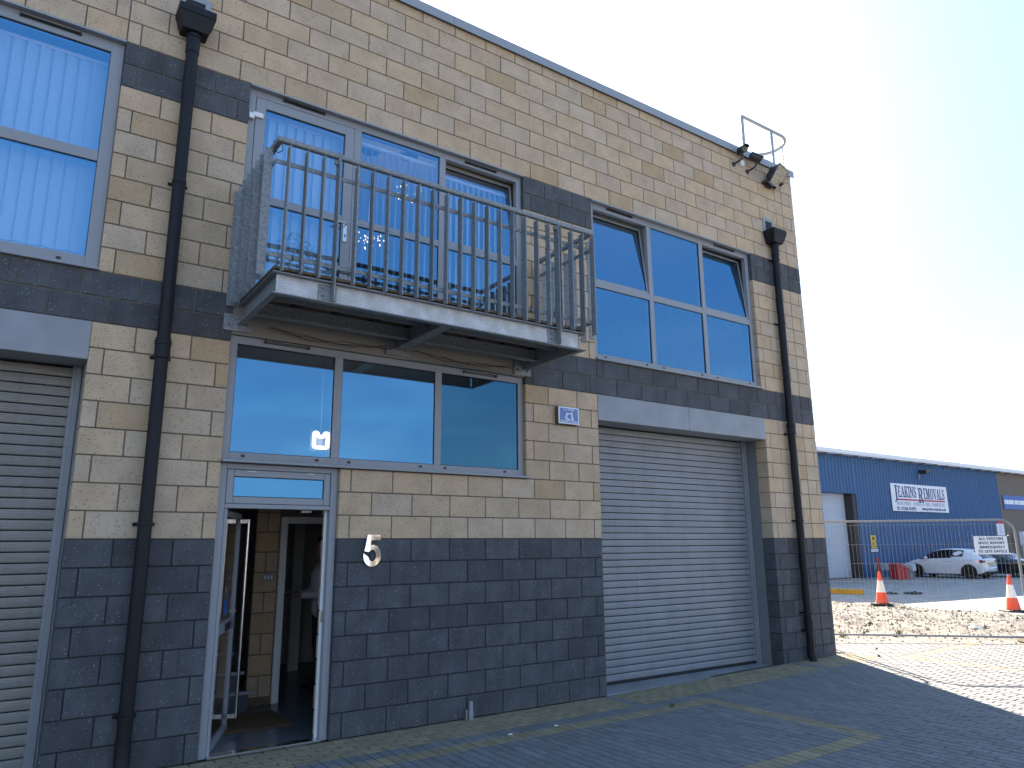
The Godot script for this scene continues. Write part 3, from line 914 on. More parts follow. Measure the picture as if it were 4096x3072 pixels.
# ---------------------------------------------------------------- front door and hall
func build_door(u: Node3D) -> void:
	var z := -0.05
	var d := part("entrance_doorway", u)
	var m := MB.new()
	cbox(m, Vector3(-1.122, 0.0, z - 0.08), Vector3(-1.055, 2.475, z), 0.004)
	cbox(m, Vector3(-0.072, 0.0, z - 0.08), Vector3(-0.003, 2.475, z), 0.004)
	cbox(m, Vector3(-1.055, 2.425, z - 0.08), Vector3(-0.072, 2.475, z - 0.001), 0.004)
	cbox(m, Vector3(-1.055, 2.072, z - 0.08), Vector3(-0.072, 2.112, z - 0.001), 0.004)
	tube(m, [Vector3(-1.038, 0.02, z - 0.03), Vector3(-1.038, 2.07, z - 0.03)], 0.021, 14)
	add(m, "frame", M.frame, d)
	m = MB.new()
	ring(m, -1.05, -0.077, 2.115, 2.422, 0.062, z - 0.06, z - 0.006, 0.005)
	add(m, "toplight_sash", M.frame, d)
	pane(d, -0.986, -0.141, 2.179, 2.358, z - 0.026)
	for x in [-0.88, -0.32]: bx("toplight_hinge", M.white, d, Vector3(x, 2.404, z - 0.006), Vector3(x + 0.075, 2.412, z + 0.004), 0.002)
	bx("threshold_strip", M.steel, d, Vector3(-1.055, 0.0, -0.125), Vector3(-0.072, 0.022, 0.0), 0.004)
	bx("door_stop", M.white, d, Vector3(-0.10, 0.02, -0.128), Vector3(-0.073, 2.07, -0.12))
	bx("lock_keep", M.steel, d, Vector3(-0.098, 1.03, -0.12), Vector3(-0.074, 1.13, -0.112), 0.002)
	bx("closer_box", M.frame, d, Vector3(-0.33, 2.045, -0.15), Vector3(-0.23, 2.071, -0.11), 0.003)
	# leaf, hinged on the left and standing open into the hall
	var l := part("door_leaf", d, Vector3(-1.045, 0.012, -0.10))
	l.rotation.y = deg_to_rad(67.0)
	m = MB.new()
	ring(m, 0.0, 0.93, 0.0, 2.045, 0.055, -0.022, 0.022, 0.004)
	cbox(m, Vector3(0.055, 0.95, -0.021), Vector3(0.875, 1.05, 0.021), 0.003)
	add(m, "leaf_frame", M.frame, l)
	m = MB.new()
	box(m, Vector3(0.05, 0.05, -0.003), Vector3(0.88, 0.955, 0.003))
	box(m, Vector3(0.05, 1.045, -0.003), Vector3(0.88, 1.995, 0.003))
	add(m, "leaf_glass", M.clear_glass, l)
	m = MB.new()
	tube(m, [Vector3(0.84, 0.12, 0.105), Vector3(0.84, 1.99, 0.105)], 0.016, 14)
	for y in [0.14, 1.97]: cbox(m, Vector3(0.826, y - 0.022, 0.022), Vector3(0.858, y + 0.022, 0.115), 0.003)
	add(m, "pull_handle", M.steel, l)
	m = MB.new()
	lathe(m, [Vector2(0.02, 0), Vector2(0.02, 0.006), Vector2(0.012, 0.007), Vector2(0.012, 0.012), Vector2(0, 0.012)], 12, Transform3D(Basis(Vector3.RIGHT, PI / 2), Vector3(0.902, 1.10, 0.022)))
	add(m, "lock_cylinder", M.brass, l)
	bx("lock_plate", M.steel, l, Vector3(0.928, 0.98, -0.012), Vector3(0.9325, 1.22, 0.012))
	m = MB.new()
	cbox(m, Vector3(0.38, 0.96, 0.021), Vector3(0.66, 1.03, 0.028), 0.003)
	add(m, "letter_plate", M.black, l)
	bx("sticker", M.blue_board, l, Vector3(0.36, 1.10, 0.0032), Vector3(0.56, 1.24, 0.0038))
	bx("sticker", M.in_floor, l, Vector3(0.36, 1.27, 0.0032), Vector3(0.56, 1.36, 0.0038))
	# hall shell (ground floor)
	var h := part("hall", u)
	bx("hall_floor", M.in_floor, h, Vector3(-1.9, -0.02, -4.6), Vector3(3.2, 0.012, -0.125))
	bx("hall_wall", M.plaster, h, Vector3(-1.95, 0.0, -4.7), Vector3(-1.85, 3.72, -0.302))
	bx("hall_wall", M.plaster, h, Vector3(3.15, 0.0, -4.7), Vector3(3.25, 3.72, -0.302))
	bx("hall_wall", M.plaster, h, Vector3(-1.85, 0.0, -4.75), Vector3(3.15, 3.72, -4.65))
	bx("unseen_hall_ceiling", M.plaster, h, Vector3(-1.85, 2.45, -4.65), Vector3(3.15, 2.5, -0.302))  # unseen; runs to the front wall to keep window light out of the hall
	# inner wall of blocks beside the inner doorway
	bx("inner_wall_core", M.mortar, h, Vector3(-0.235, 0.0, -1.995), Vector3(0.03, 2.45, -1.895))
	bx("inner_wall_core", M.mortar, h, Vector3(0.03, 2.08, -1.995), Vector3(3.15, 2.45, -1.895))
	bx("inner_wall_core", M.mortar, h, Vector3(0.95, 0.0, -1.995), Vector3(3.15, 2.08, -1.895))
	for r in 11:
		var y := 0.10 + r * 0.225
		var x := -0.24
		var first := 0.13 if r % 2 == 0 else 0.27
		for w in [first, 0.275 - first]:
			if w > 0.02: bx("inner_block", M["sand%d" % (8 + r % 2)], h, Vector3(x, y, -1.90), Vector3(x + w - 0.012, y + 0.213, -1.884), 0.003)
			x += w
	bx("skirting", M.timber, h, Vector3(-0.235, 0.012, -1.90), Vector3(0.03, 0.075, -1.875))
	# wall between hall and office: only its rough block end shows beside the front door
	for r in 11:
		bx("reveal_block", M["sand%d" % (r % 8)], h, Vector3(-0.058 - 0.006 * (r % 2), 0.012 + r * 0.225, -0.275), Vector3(0.05, 0.222 + r * 0.225, -0.135), 0.006)
	bx("reveal_core", M.mortar, h, Vector3(-0.045, 0.012, -0.27), Vector3(0.055, 2.47, -0.131))
	# inner doorway
	m = MB.new()
	cbox(m, Vector3(0.035, 0.012, -1.90), Vector3(0.115, 2.075, -1.862), 0.004)
	cbox(m, Vector3(0.875, 0.012, -1.90), Vector3(0.955, 2.075, -1.862), 0.004)
	cbox(m, Vector3(0.115, 1.995, -1.90), Vector3(0.875, 2.075, -1.8625), 0.004)
	cbox(m, Vector3(0.102, 0.012, -2.0), Vector3(0.117, 1.995, -1.90), 0.002)
	add(m, "door_architrave", M.white, h)
	m = MB.new()
	cbox(m, Vector3(0.87, 0.012, -3.92), Vector3(1.02, 2.3, -3.88), 0.004)
	add(m, "far_door_post", M.white, h)
	# stairs rising behind the open leaf
	var st := thing("staircase", "dark grey stairs with pale nosings rising inside the open entrance door", "stairs")
	for k in 9:
		var zf := -1.64 - k * 0.0
		var xr := -0.225 - k * 0.115
		var s := bx("step", M.in_floor, st, Vector3(-1.80, 0.012 + k * 0.205, zf - 0.28 - 0.02 * k), Vector3(xr - 0.06, 0.012 + (k + 1) * 0.205, zf - k * 0.012))
		bx("nosing", M.frame, s, Vector3(-1.80, (k + 1) * 0.205 - 0.02, zf - k * 0.012), Vector3(xr, (k + 1) * 0.205 + 0.014, zf - k * 0.012 + 0.012), 0.002)
	var dm := bx("doormat", M.mat_brown, self, Vector3(-0.80, 0.0125, -1.50), Vector3(-0.06, 0.024, -0.76), 0.004)
	tag(dm, "brown coir doormat on the floor inside the open entrance", "doormat")
	var sw := thing("light_switch", "small three-gang light switch on the hall's block wall", "switch", Vector3(-0.08, 1.385, -1.885))
	bx("switch_plate", M.frame, sw, Vector3(-0.076, -0.043, 0), Vector3(0.076, 0.043, 0.012), 0.003)
	for k in 3: bx("rocker", M.white, sw, Vector3(-0.045 + k * 0.036, -0.02, 0.012), Vector3(-0.025 + k * 0.036, 0.02, 0.017), 0.002)

# ---------------------------------------------------------------- a body from tapered bones
func cap(p: Vector3, b: Array) -> float: # b = [a, b, ra, rb]
	var a: Vector3 = b[0]
	var ab: Vector3 = b[1] - a
	var t := clampf((p - a).dot(ab) / maxf(ab.length_squared(), 1e-9), 0.0, 1.0)
	return (p - a - ab * t).length() - lerpf(b[2], b[3], t)

func skin_of(m: MB, bones: Array, cell: float, k: float) -> MB:
	var lo := Vector3(1e9, 1e9, 1e9)
	var hi := -lo
	for b in bones:
		for e in 2:
			var r: float = b[2 + e] + cell * 2.0
			lo = lo.min(b[e] - Vector3(r, r, r))
			hi = hi.max(b[e] + Vector3(r, r, r))
	var n := Vector3i(((hi - lo) / cell).ceil()) + Vector3i.ONE
	var f := PackedFloat32Array()
	f.resize(n.x * n.y * n.z)
	f.fill(1.0)
	for b in bones:
		var ra: float = maxf(b[2], b[3]) + cell * 2.0 + k
		var l2: Vector3 = ((b[0].min(b[1]) - Vector3(ra, ra, ra) - lo) / cell).floor()
		var h2: Vector3 = ((b[0].max(b[1]) + Vector3(ra, ra, ra) - lo) / cell).ceil()
		for z in range(maxi(0, int(l2.z)), mini(n.z, int(h2.z) + 1)):
			for y in range(maxi(0, int(l2.y)), mini(n.y, int(h2.y) + 1)):
				for x in range(maxi(0, int(l2.x)), mini(n.x, int(h2.x) + 1)):
					var i := (z * n.y + y) * n.x + x
					var d := cap(lo + Vector3(x, y, z) * cell, b)
					var q := f[i]
					var hh := clampf(0.5 + 0.5 * (q - d) / k, 0.0, 1.0)
					f[i] = lerpf(q, d, hh) - k * hh * (1.0 - hh)
	var id := {}
	var st := [1, n.x, n.x * n.y]
	for z in n.z - 1:
		for y in n.y - 1:
			for x in n.x - 1:
				var i := (z * n.y + y) * n.x + x
				var s := 0
				var acc := Vector3.ZERO
				var cnt := 0
				for c in 8:
					if f[i + (c & 1) + (n.x if c & 2 else 0) + (n.x * n.y if c & 4 else 0)] < 0.0: s += 1
				if s == 0 or s == 8: continue
				for ax in 3:
					for c in 8:
						if c & (1 << ax): continue
						var o: int = i + (c & 1) + (n.x if c & 2 else 0) + (n.x * n.y if c & 4 else 0)
						var a := f[o]
						var b2 := f[o + st[ax]]
						if (a < 0.0) != (b2 < 0.0):
							var p := Vector3(c & 1, (c >> 1) & 1, (c >> 2) & 1)
							p[ax] += a / (a - b2)
							acc += p
							cnt += 1
				var pos := lo + (Vector3(x, y, z) + acc / cnt) * cell
				var gr := Vector3(f[i + 1] - f[i], f[i + n.x] - f[i], f[i + n.x * n.y] - f[i])
				id[i] = m.vert(pos, gr.normalized())
	for i in id.keys():
		for ax in 3:
			var u: int = st[(ax + 1) % 3]
			var w: int = st[(ax + 2) % 3]
			if i + st[ax] >= f.size(): continue
			var a := f[i]
			var b := f[i + st[ax]]
			if (a < 0.0) == (b < 0.0): continue
			if not (id.has(i - u) and id.has(i - w) and id.has(i - u - w)): continue
			var q := [id[i], id[i - u], id[i - u - w], id[i - w]]
			if a < 0.0: q = [q[0], q[1], q[2], q[3]]
			else: q = [q[3], q[2], q[1], q[0]]
			m.tri(q[0], q[1], q[2]); m.tri(q[0], q[2], q[3])
	return m

func build_person() -> void:
	var p := thing("person", "person in a pale shirt and dark trousers holding a tablet, half hidden inside the doorway", "person", Vector3(0.87, 0.012, -2.62))
	# facing -x; near arm towards +z
	var V := func(x: float, y: float, z: float) -> Vector3: return Vector3(x, y, z)
	var body := [[V.call(0, 0.93, 0.09), V.call(-0.01, 0.50, 0.10), 0.085, 0.058], [V.call(-0.01, 0.50, 0.10), V.call(0.02, 0.08, 0.10), 0.055, 0.038], [V.call(0, 0.93, -0.09), V.call(0, 0.50, -0.10), 0.085, 0.058], [V.call(0, 0.50, -0.10), V.call(0.03, 0.08, -0.10), 0.055, 0.038],
		[V.call(0.02, 0.05, 0.10), V.call(-0.16, 0.035, 0.11), 0.042, 0.034], [V.call(0.03, 0.05, -0.10), V.call(-0.15, 0.035, -0.11), 0.042, 0.034],
		[V.call(0, 0.95, 0), V.call(0, 1.12, 0), 0.135, 0.125], [V.call(0, 1.12, 0), V.call(-0.01, 1.34, 0), 0.125, 0.145], [V.call(0, 1.43, -0.14), V.call(0, 1.43, 0.14), 0.075, 0.075],
		[V.call(0, 1.45, 0), V.call(-0.02, 1.60, 0), 0.062, 0.055], [V.call(-0.025, 1.66, 0), V.call(-0.02, 1.74, 0), 0.082, 0.098], [V.call(-0.09, 1.62, 0), V.call(-0.05, 1.63, 0), 0.035, 0.05], [V.call(-0.118, 1.665, 0), V.call(-0.10, 1.70, 0), 0.016, 0.012],
		[V.call(0, 1.67, 0.085), V.call(0, 1.70, 0.09), 0.015, 0.018], [V.call(0, 1.67, -0.085), V.call(0, 1.70, -0.09), 0.015, 0.018]]
	var arms := []
	var hands := []
	for s in [1.0, -1.0]:
		var sh: Vector3 = V.call(0.0, 1.42, s * 0.195)
		var el: Vector3 = V.call(-0.06, 1.13, s * 0.245)
		var wr: Vector3 = V.call(-0.32, 1.115, s * 0.15)
		arms.append([sh, el, 0.055, 0.043]); arms.append([el, wr, 0.042, 0.028])
		var dir: Vector3 = (V.call(-0.42, 1.13, s * 0.10) - wr).normalized()
		var side: Vector3 = dir.cross(Vector3.UP).normalized()
		var palm: Vector3 = wr + dir * 0.075
		hands.append([wr, palm, 0.026, 0.028]); hands.append([wr + side * 0.018, palm + side * 0.022, 0.018, 0.018]); hands.append([wr - side * 0.018, palm - side * 0.022, 0.018, 0.018])
		for q in 4:
			var off := side * (-0.03 + 0.02 * q)
			var l: float = [0.036, 0.042, 0.044, 0.034][q]
			var k0: Vector3 = palm + off
			var k1: Vector3 = k0 + dir * l + Vector3.DOWN * 0.008
			var k2: Vector3 = k1 + dir * l * 0.5 + Vector3.UP * 0.018
			hands.append([k0, k1, 0.0095, 0.009]); hands.append([k1, k2, 0.009, 0.0075])
		var t0: Vector3 = wr + dir * 0.03 + side * (0.03 * -s)
		var t1: Vector3 = t0 + dir * 0.035 + side * (0.022 * -s) + Vector3.UP * 0.015
		hands.append([t0, t1, 0.012, 0.010]); hands.append([t1, t1 + dir * 0.03 + Vector3.UP * 0.006, 0.010, 0.0085])
	var m := MB.new()
	skin_of(m, body + arms, 0.024, 0.03)
	skin_of(m, hands, 0.0065, 0.006)
	for s in [1.0, -1.0]:
		lathe(m, [Vector2(0.0, -0.012), Vector2(0.009, -0.008), Vector2(0.012, 0.0), Vector2(0.009, 0.008), Vector2(0.0, 0.012)], 8, Transform3D(Basis.IDENTITY, V.call(-0.098, 1.705, s * 0.034)))
	var bd := add(m, "body", M.skin, p)
	var shirt := []
	for b in body.slice(6, 9): shirt.append([b[0], b[1], b[2] + 0.016, b[3] + 0.016])
	for b in arms: shirt.append([b[0], b[1], b[2] + 0.014, b[3] + 0.016])
	add(skin_of(MB.new(), shirt, 0.020, 0.03), "shirt", M.shirt, p)
	var tr := [[V.call(0, 0.97, -0.05), V.call(0, 0.97, 0.05), 0.125, 0.125]]
	for b in body.slice(0, 4): tr.append([b[0], b[1], b[2] + 0.018, b[3] + 0.02])
	add(skin_of(MB.new(), tr, 0.024, 0.03), "trousers", M.trousers, p)
	add(skin_of(MB.new(), [[V.call(0.02, 1.70, 0), V.call(-0.01, 1.78, 0), 0.09, 0.088], [V.call(-0.06, 1.80, 0), V.call(0.02, 1.79, 0), 0.055, 0.07]], 0.018, 0.03), "hair", M.hair, p)
	for s in [1.0, -1.0]: add(skin_of(MB.new(), [[V.call(0.03, 0.045, s * 0.10), V.call(-0.17, 0.035, s * 0.11), 0.05, 0.042]], 0.02, 0.02), "shoe", M.black, p)
	var t := thing("tablet", "dark tablet with pale edge in the hands of the person indoors", "tablet", Vector3(0.41, 1.165, -2.62))
	t.rotation = Vector3(0, 0, 0.18)
	bx("casing", M.black, t, Vector3(-0.11, -0.01, -0.085), Vector3(0.10, 0.0, 0.085), 0.003)
	bx("sheet", M.white, t, Vector3(-0.105, 0.0005, -0.08), Vector3(0.09, 0.004, 0.08))

# ---------------------------------------------------------------- blinds and lamps inside
func blind(label: String, x0: float, x1: float, y0: float, y1: float, z: float, turn: float, n: int, wd := 0.089) -> void:
	var b := thing("vertical_blind", label, "blind", Vector3.ZERO, 0.0, "vertical blinds in the upper windows")
	bx("headrail", M.white, b, Vector3(x0, y1, z - 0.02), Vector3(x1, y1 + 0.035, z + 0.02), 0.003)
	var r := RandomNumberGenerator.new()
	r.seed = n + int(x0 * 100)
	for i in n:
		var x := lerpf(x0 + wd * 0.45, x1 - wd * 0.45, float(i) / (n - 1))
		var m := MB.new()
		box(m, Vector3(-wd / 2, y0, -0.0006), Vector3(wd / 2, y1, 0.0006))
		var s := add(m, "slat", M.blind, b)
		s.position = Vector3(x, 0, z)
		s.rotation.y = turn + r.randf_range(-0.02, 0.02)
	var ch := MB.new()
	var pts := []
	for i in 25:
		var k := float(i) / 24.0
		pts.append(Vector3(lerpf(x0 + 0.04, x1 - 0.04, k), y0 + 0.02 - 0.012 * absf(sin(k * PI * n * 0.5)), z + 0.02))
	tube(ch, pts, 0.002, 5)
	add(ch, "chain", M.black, b)

func build_inside() -> void:
	blind("closed pale vertical blind behind the upper left window above the left shutter", -3.29, -2.36, 4.24, 6.13, -0.25, 0.30, 9, 0.127)
	blind("closed pale vertical blind hanging behind the glazed balcony door", -0.97, -0.06, 4.14, 6.10, -0.22, 0.34, 9, 0.127)
	blind("open vertical blind behind the fixed window next to the balcony door", 0.09, 1.09, 4.16, 6.13, -0.19, 1.33, 13)
	blind("half-turned vertical blind behind the tilted window at the balcony's right end", 1.16, 2.20, 4.16, 6.08, -0.27, 0.72, 13)
	# crystal ceiling lamp behind the balcony windows; its low copy stands for a reflection
	var glow := mat(Color(1, 0.95, 0.85), 0.4)
	glow.emission_enabled = true
	glow.emission = Color(1.0, 0.93, 0.80)
	glow.emission_energy_multiplier = 0.32
	var spots := [[Vector3(1.06, 6.06, -0.85), "crystal ceiling lamp glittering behind the upper pane right of the balcony door"], [Vector3(0.61, 5.40, -1.0), "crystal lamp copy standing in for a reflected glitter low behind the pane beside the balcony door"]]
	for sp in spots:
		var c := thing("crystal_lamp_and_reflection", sp[1], "lamp", sp[0], 0.0, "crystal lamps in the upper room")
		var top: float = 6.62 - sp[0].y
		var m := MB.new()
		lathe(m, [Vector2(0.0, top - 0.03), Vector2(0.12, top - 0.03), Vector2(0.12, top), Vector2(0.0, top)], 20)
		tube(m, [Vector3(0, 0.0, 0), Vector3(0, top - 0.02, 0)], 0.008, 6)
		add(m, "ceiling_rose", M.steel, c)
		m = MB.new()
		var r := RandomNumberGenerator.new()
		r.seed = int(sp[0].x * 50)
		for i in 46:
			var a := r.randf() * TAU
			var q := sqrt(r.randf()) * 0.20
			var ctr := Vector3(cos(a) * q, r.randf_range(-0.06, 0.06), sin(a) * q)
			var s := r.randf_range(0.005, 0.011)
			for f in [[0, 2, 4], [2, 1, 4], [1, 3, 4], [3, 0, 4], [2, 0, 5], [1, 2, 5], [3, 1, 5], [0, 3, 5]]:
				var o := [Vector3(s, 0, 0), Vector3(-s, 0, 0), Vector3(0, 0, -s), Vector3(0, 0, s), Vector3(0, s * 1.6, 0), Vector3(0, -s * 1.6, 0)]
				m.poly([ctr + o[f[0]], ctr + o[f[1]], ctr + o[f[2]]])
		add(m, "lamp_crystals", glow, c)
		var l := OmniLight3D.new()
		l.name = "lamp_light"
		l.light_energy = 0.012
		l.light_color = Color(1, 0.9, 0.75)
		l.light_size = 0.2
		l.omni_range = 12.0
		l.omni_attenuation = 2.0
		l.shadow_enabled = true
		l.position = Vector3(0, -0.16, 0)
		c.add_child(l)
	# lit tube lamp inside the lower window: a rounded square with a notch in its top
	var n := thing("tube_lamp", "glowing white tube lamp bent to a notched square inside the lower window", "lamp", Vector3(-0.128, 2.772, -0.24))
	var w := mat(Color(1, 0.97, 0.9), 0.4)
	w.emission_enabled = true
	w.emission = Color(1.0, 0.95, 0.84)
	w.emission_energy_multiplier = 0.62
	var pts := []
	var key := [Vector2(-0.085, 0.09), Vector2(-0.045, 0.09), Vector2(-0.030, 0.045), Vector2(0.030, 0.045), Vector2(0.045, 0.09), Vector2(0.085, 0.09), Vector2(0.085, -0.085), Vector2(-0.085, -0.085)]
	for i in key.size():
		var p0: Vector2 = key[(i + key.size() - 1) % key.size()]
		var p1: Vector2 = key[i]
		var p2: Vector2 = key[(i + 1) % key.size()]
		var rr := minf(0.034, minf(p0.distance_to(p1), p1.distance_to(p2)) * 0.45)
		var a := p1 + (p0 - p1).normalized() * rr
		var b := p1 + (p2 - p1).normalized() * rr
		for k in 6:
			var t := k / 5.0
			var q := a.lerp(p1, t).lerp(p1.lerp(b, t), t)
			pts.append(Vector3(q.x * 0.85, q.y * 0.85, 0))
	add(tube(MB.new(), pts, 0.017, 10, false, true), "lamp_tube", w, n)
	bx("back_plate", M.clear_glass, n, Vector3(-0.11, -0.11, -0.022), Vector3(0.11, 0.115, -0.018))
	var st := MB.new()
	tube(st, [Vector3(0.0, 0.115, -0.02), Vector3(0.0, 0.85, -0.02)], 0.003, 6)
	add(st, "hanging_wire", M.steel, n)
	var l := OmniLight3D.new()
	l.name = "lamp_light"
	l.light_energy = 0.006
	l.light_color = Color(1, 0.95, 0.85)
	l.light_size = 0.08
	l.omni_range = 8.0
	l.omni_attenuation = 2.0
	l.shadow_enabled = true
	l.position = Vector3(0, 0, 0.04)
	n.add_child(l)

# ---------------------------------------------------------------- things on the wall
func build_wall_things() -> void:
	# number five
	var o := PackedVector2Array()
	var sc := 0.000365
	var P := func(x: float, y: float) -> Vector2: return Vector2((x - 535.0) * sc, (1022.0 - y) * sc)
	for q in [[390, 605], [765, 605], [765, 750], [500, 750], [482, 880]]: o.append(P.call(q[0], q[1]))
	for i in 25:
		var a := deg_to_rad(lerpf(100.0, -193.0, i / 24.0))
		o.append(P.call(535 + 255 * cos(a), 1155 - 285 * sin(a)))
	for i in 19:
		var a := deg_to_rad(lerpf(-163.0, 137.0, i / 18.0))
		o.append(P.call(535 + 112 * cos(a), 1152 - 153 * sin(a)))
	for q in [[415, 1055], [305, 1035], [330, 935]]: o.append(P.call(q[0], q[1]))
	var five := add(prism(MB.new(), o, 0.014, 0.026), "house_number", M.chrome)
	five.position = Vector3(0.352, 1.686, 0.0)
	tag(five, "polished metal numeral 5 fixed to the wall right of the entrance", "house number")
	# alarm box
	var s := thing("alarm_box", "small dark blue alarm box with white rim and bridge emblem on the buff wall", "alarm box", Vector3(2.846, 3.259, 0.003))
	bx("casing", M.timber, s, Vector3(-0.165, -0.105, 0), Vector3(0.155, 0.105, 0.062), 0.006)
	bx("face", mat(lin(0.70, 0.80, 0.86), 0.4), s, Vector3(-0.163, -0.103, 0.062), Vector3(0.153, 0.103, 0.072), 0.003)
	var navy := mat(lin(0.14, 0.20, 0.42), 0.4)
	bx("panel", navy, s, Vector3(-0.145, -0.088, 0.072), Vector3(0.135, 0.088, 0.0735))
	var pale := mat(lin(0.72, 0.80, 0.86), 0.5)
	writing("EAST TOWER", 0.165, 0.020, pale, s, Vector3(-0.005, 0.070, 0.075), false, true)
	writing("SECURITY SYSTEMS", 0.262, 0.021, pale, s, Vector3(-0.005, -0.072, 0.075), false, true)
	var e := MB.new()
	for q in [[[-0.055, -0.055], [-0.035, -0.055], [-0.03, 0.03], [-0.038, 0.045], [-0.046, 0.03]], [[0.035, -0.055], [0.055, -0.06], [0.048, 0.03], [0.038, 0.052], [0.028, 0.03]], [[-0.032, 0.012], [0.032, 0.022], [0.032, 0.034], [-0.032, 0.024]], [[-0.035, -0.055], [0.015, -0.055], [0.015, -0.04], [-0.03, -0.036]], [[-0.075, -0.045], [-0.07, -0.05], [-0.045, 0.01], [-0.05, 0.012]], [[0.065, -0.06], [0.073, -0.062], [0.056, -0.01], [0.05, -0.01]]]:
		var pl := PackedVector2Array()
		for v in q: pl.append(Vector2(v[0], v[1]))
		prism(e, pl, 0.0735, 0.0755)
	add(e, "emblem", pale, s)
	# cameras under the coping
	cctv("black bullet camera on the wall under the coping, aimed at the yard, the left one", Vector3(6.50, 7.79, 0.0), Vector3(-0.45, -0.30, 0.84))
	cctv("black bullet camera next to the white junction box, aimed to the right", Vector3(6.84, 7.76, 0.0), Vector3(0.93, -0.22, 0.25))
	var jb := bx("junction_box", M.white, self, Vector3(6.63, 7.80, 0.002), Vector3(6.73, 7.90, 0.052), 0.006)
	tag(jb, "small white junction box between the two black cameras", "junction box")
	# floodlight
	var f := thing("floodlight", "black floodlight with wide clouded glass near the roof corner", "floodlight", Vector3(7.36, 7.66, 0.0))
	bx("mounting_plate", M.black, f, Vector3(-0.07, -0.05, 0.002), Vector3(0.07, 0.05, 0.02), 0.003)
	var m := MB.new()
	for sx in [-0.16, 0.16]: cbox(m, Vector3(sx - 0.012, -0.02, 0.02), Vector3(sx + 0.012, 0.02, 0.20), 0.003)
	cbox(m, Vector3(-0.17, -0.02, 0.015), Vector3(0.17, 0.02, 0.03), 0.003)
	add(m, "bracket", M.black, f)
	var head := part("lamp_head", f, Vector3(0.03, 0.10, 0.20))
	head.basis = Basis(Vector3.UP, 0.25) * Basis(Vector3.RIGHT, 0.62)
	m = MB.new()
	var back := [Vector3(-0.10, -0.09, -0.11), Vector3(0.10, -0.09, -0.11), Vector3(0.10, 0.09, -0.11), Vector3(-0.10, 0.09, -0.11)]
	var front := [Vector3(-0.20, -0.165, 0.03), Vector3(0.20, -0.165, 0.03), Vector3(0.20, 0.165, 0.03), Vector3(-0.20, 0.165, 0.03)]
	for k in 4: m.poly([front[k], front[(k + 1) % 4], back[(k + 1) % 4], back[k]])
	m.poly([back[3], back[2], back[1], back[0]])
	for k in 5: cbox(m, Vector3(-0.09 + k * 0.042, -0.10, -0.15), Vector3(-0.078 + k * 0.042, 0.10, -0.108), 0.002)
	add(m, "lamp_housing", M.black, head)
	m = MB.new()
	ring(m, -0.205, 0.205, -0.17, 0.17, 0.022, 0.03, 0.045)
	add(m, "lamp_rim", M.channel, head)
	bx("lamp_glass", textured(mat(lin(0.46, 0.42, 0.32), 0.25), noise_tex(256, 0.03, 66, Color(0.55, 0.52, 0.45), Color(1, 1, 1)), 0.3), head, Vector3(-0.184, -0.149, 0.028), Vector3(0.184, 0.149, 0.036))
	# ladder hoop standing up past the parapet
	var c := thing("ladder_guard", "pale steel ladder guard rail looping above the roof corner", "guard rail", Vector3.ZERO)
	m = MB.new()
	var pts := [Vector3(7.10, 8.99, -0.20), Vector3(7.5, 8.99, -0.20), Vector3(7.9, 8.99, -0.20)]
	for i in 15:
		var a := deg_to_rad(lerpf(90, -90, i / 14.0))
		pts.append(Vector3(8.21 + cos(a) * 0.36, 8.99, -0.56 + sin(a) * 0.36))
	pts.append(Vector3(7.6, 8.99, -0.92)); pts.append(Vector3(7.10, 8.99, -0.92))
	add(tube(m, pts, 0.027, 10), "hoop_rail", M.coping, c)
	for q in [[7.10, -0.20, 0.027, 8.09], [7.91, -0.20, 0.027, 8.11], [8.52, -0.40, 0.011, 7.2], [8.48, -0.80, 0.011, 7.2], [7.10, -0.92, 0.020, 7.6], [8.10, -0.92, 0.014, 7.2]]:
		add(tube(MB.new(), [Vector3(q[0], q[3], q[1]), Vector3(q[0], 8.985, q[1])], q[2], 8), "upright", M.coping, c)
	add(tube(MB.new(), [Vector3(8.05, 7.3, -0.56), Vector3(8.52, 7.3, -0.56)], 0.016, 8), "wall_bracket", M.coping, c)
	# stub of a waste pipe by the wall
	var v := thing("pipe_stub", "short grey plastic pipe end standing against the charcoal wall base", "pipe", Vector3(1.475, 0.0, 0.06))
	m = MB.new()
	lathe(m, [Vector2(0.027, 0.0), Vector2(0.027, 0.075), Vector2(0.022, 0.08), Vector2(0.021, 0.16), Vector2(0.019, 0.175), Vector2(0.0, 0.18)], 14)
	add(m, "pipe_end", M.frame, v)
	add(tube(MB.new(), [Vector3(-0.06, 0.01, 0.01), Vector3(-0.05, 0.06, 0.0), Vector3(-0.045, 0.10, -0.01)], 0.009, 6), "broken_piece", M.stone_pale, v)
	# loose cables under the balcony
	var r := RandomNumberGenerator.new()
	r.seed = 12
	for k in 2:
		m = MB.new()
		for w in 3:
			var ps := []
			var a: float = [-0.80, 0.72][k]
			var b: float = [0.48, 2.05][k]
			for i in 22:
				var t := i / 21.0
				ps.append(Vector3(lerpf(a, b, t), 3.765 - 0.05 * sin(PI * t) + 0.012 * sin(t * 17.0 + w * 2.0) + r.randf_range(-0.006, 0.006), 0.05 + 0.03 * w + 0.015 * sin(t * 11.0 + w)))
			tube(m, ps, 0.0028, 5)
		var cb := add(m, "loose_cable", M.net)
		tag(cb, ["black cables hanging loose under the left half of the balcony", "black cables hanging loose under the right half of the balcony"][k], "cable")
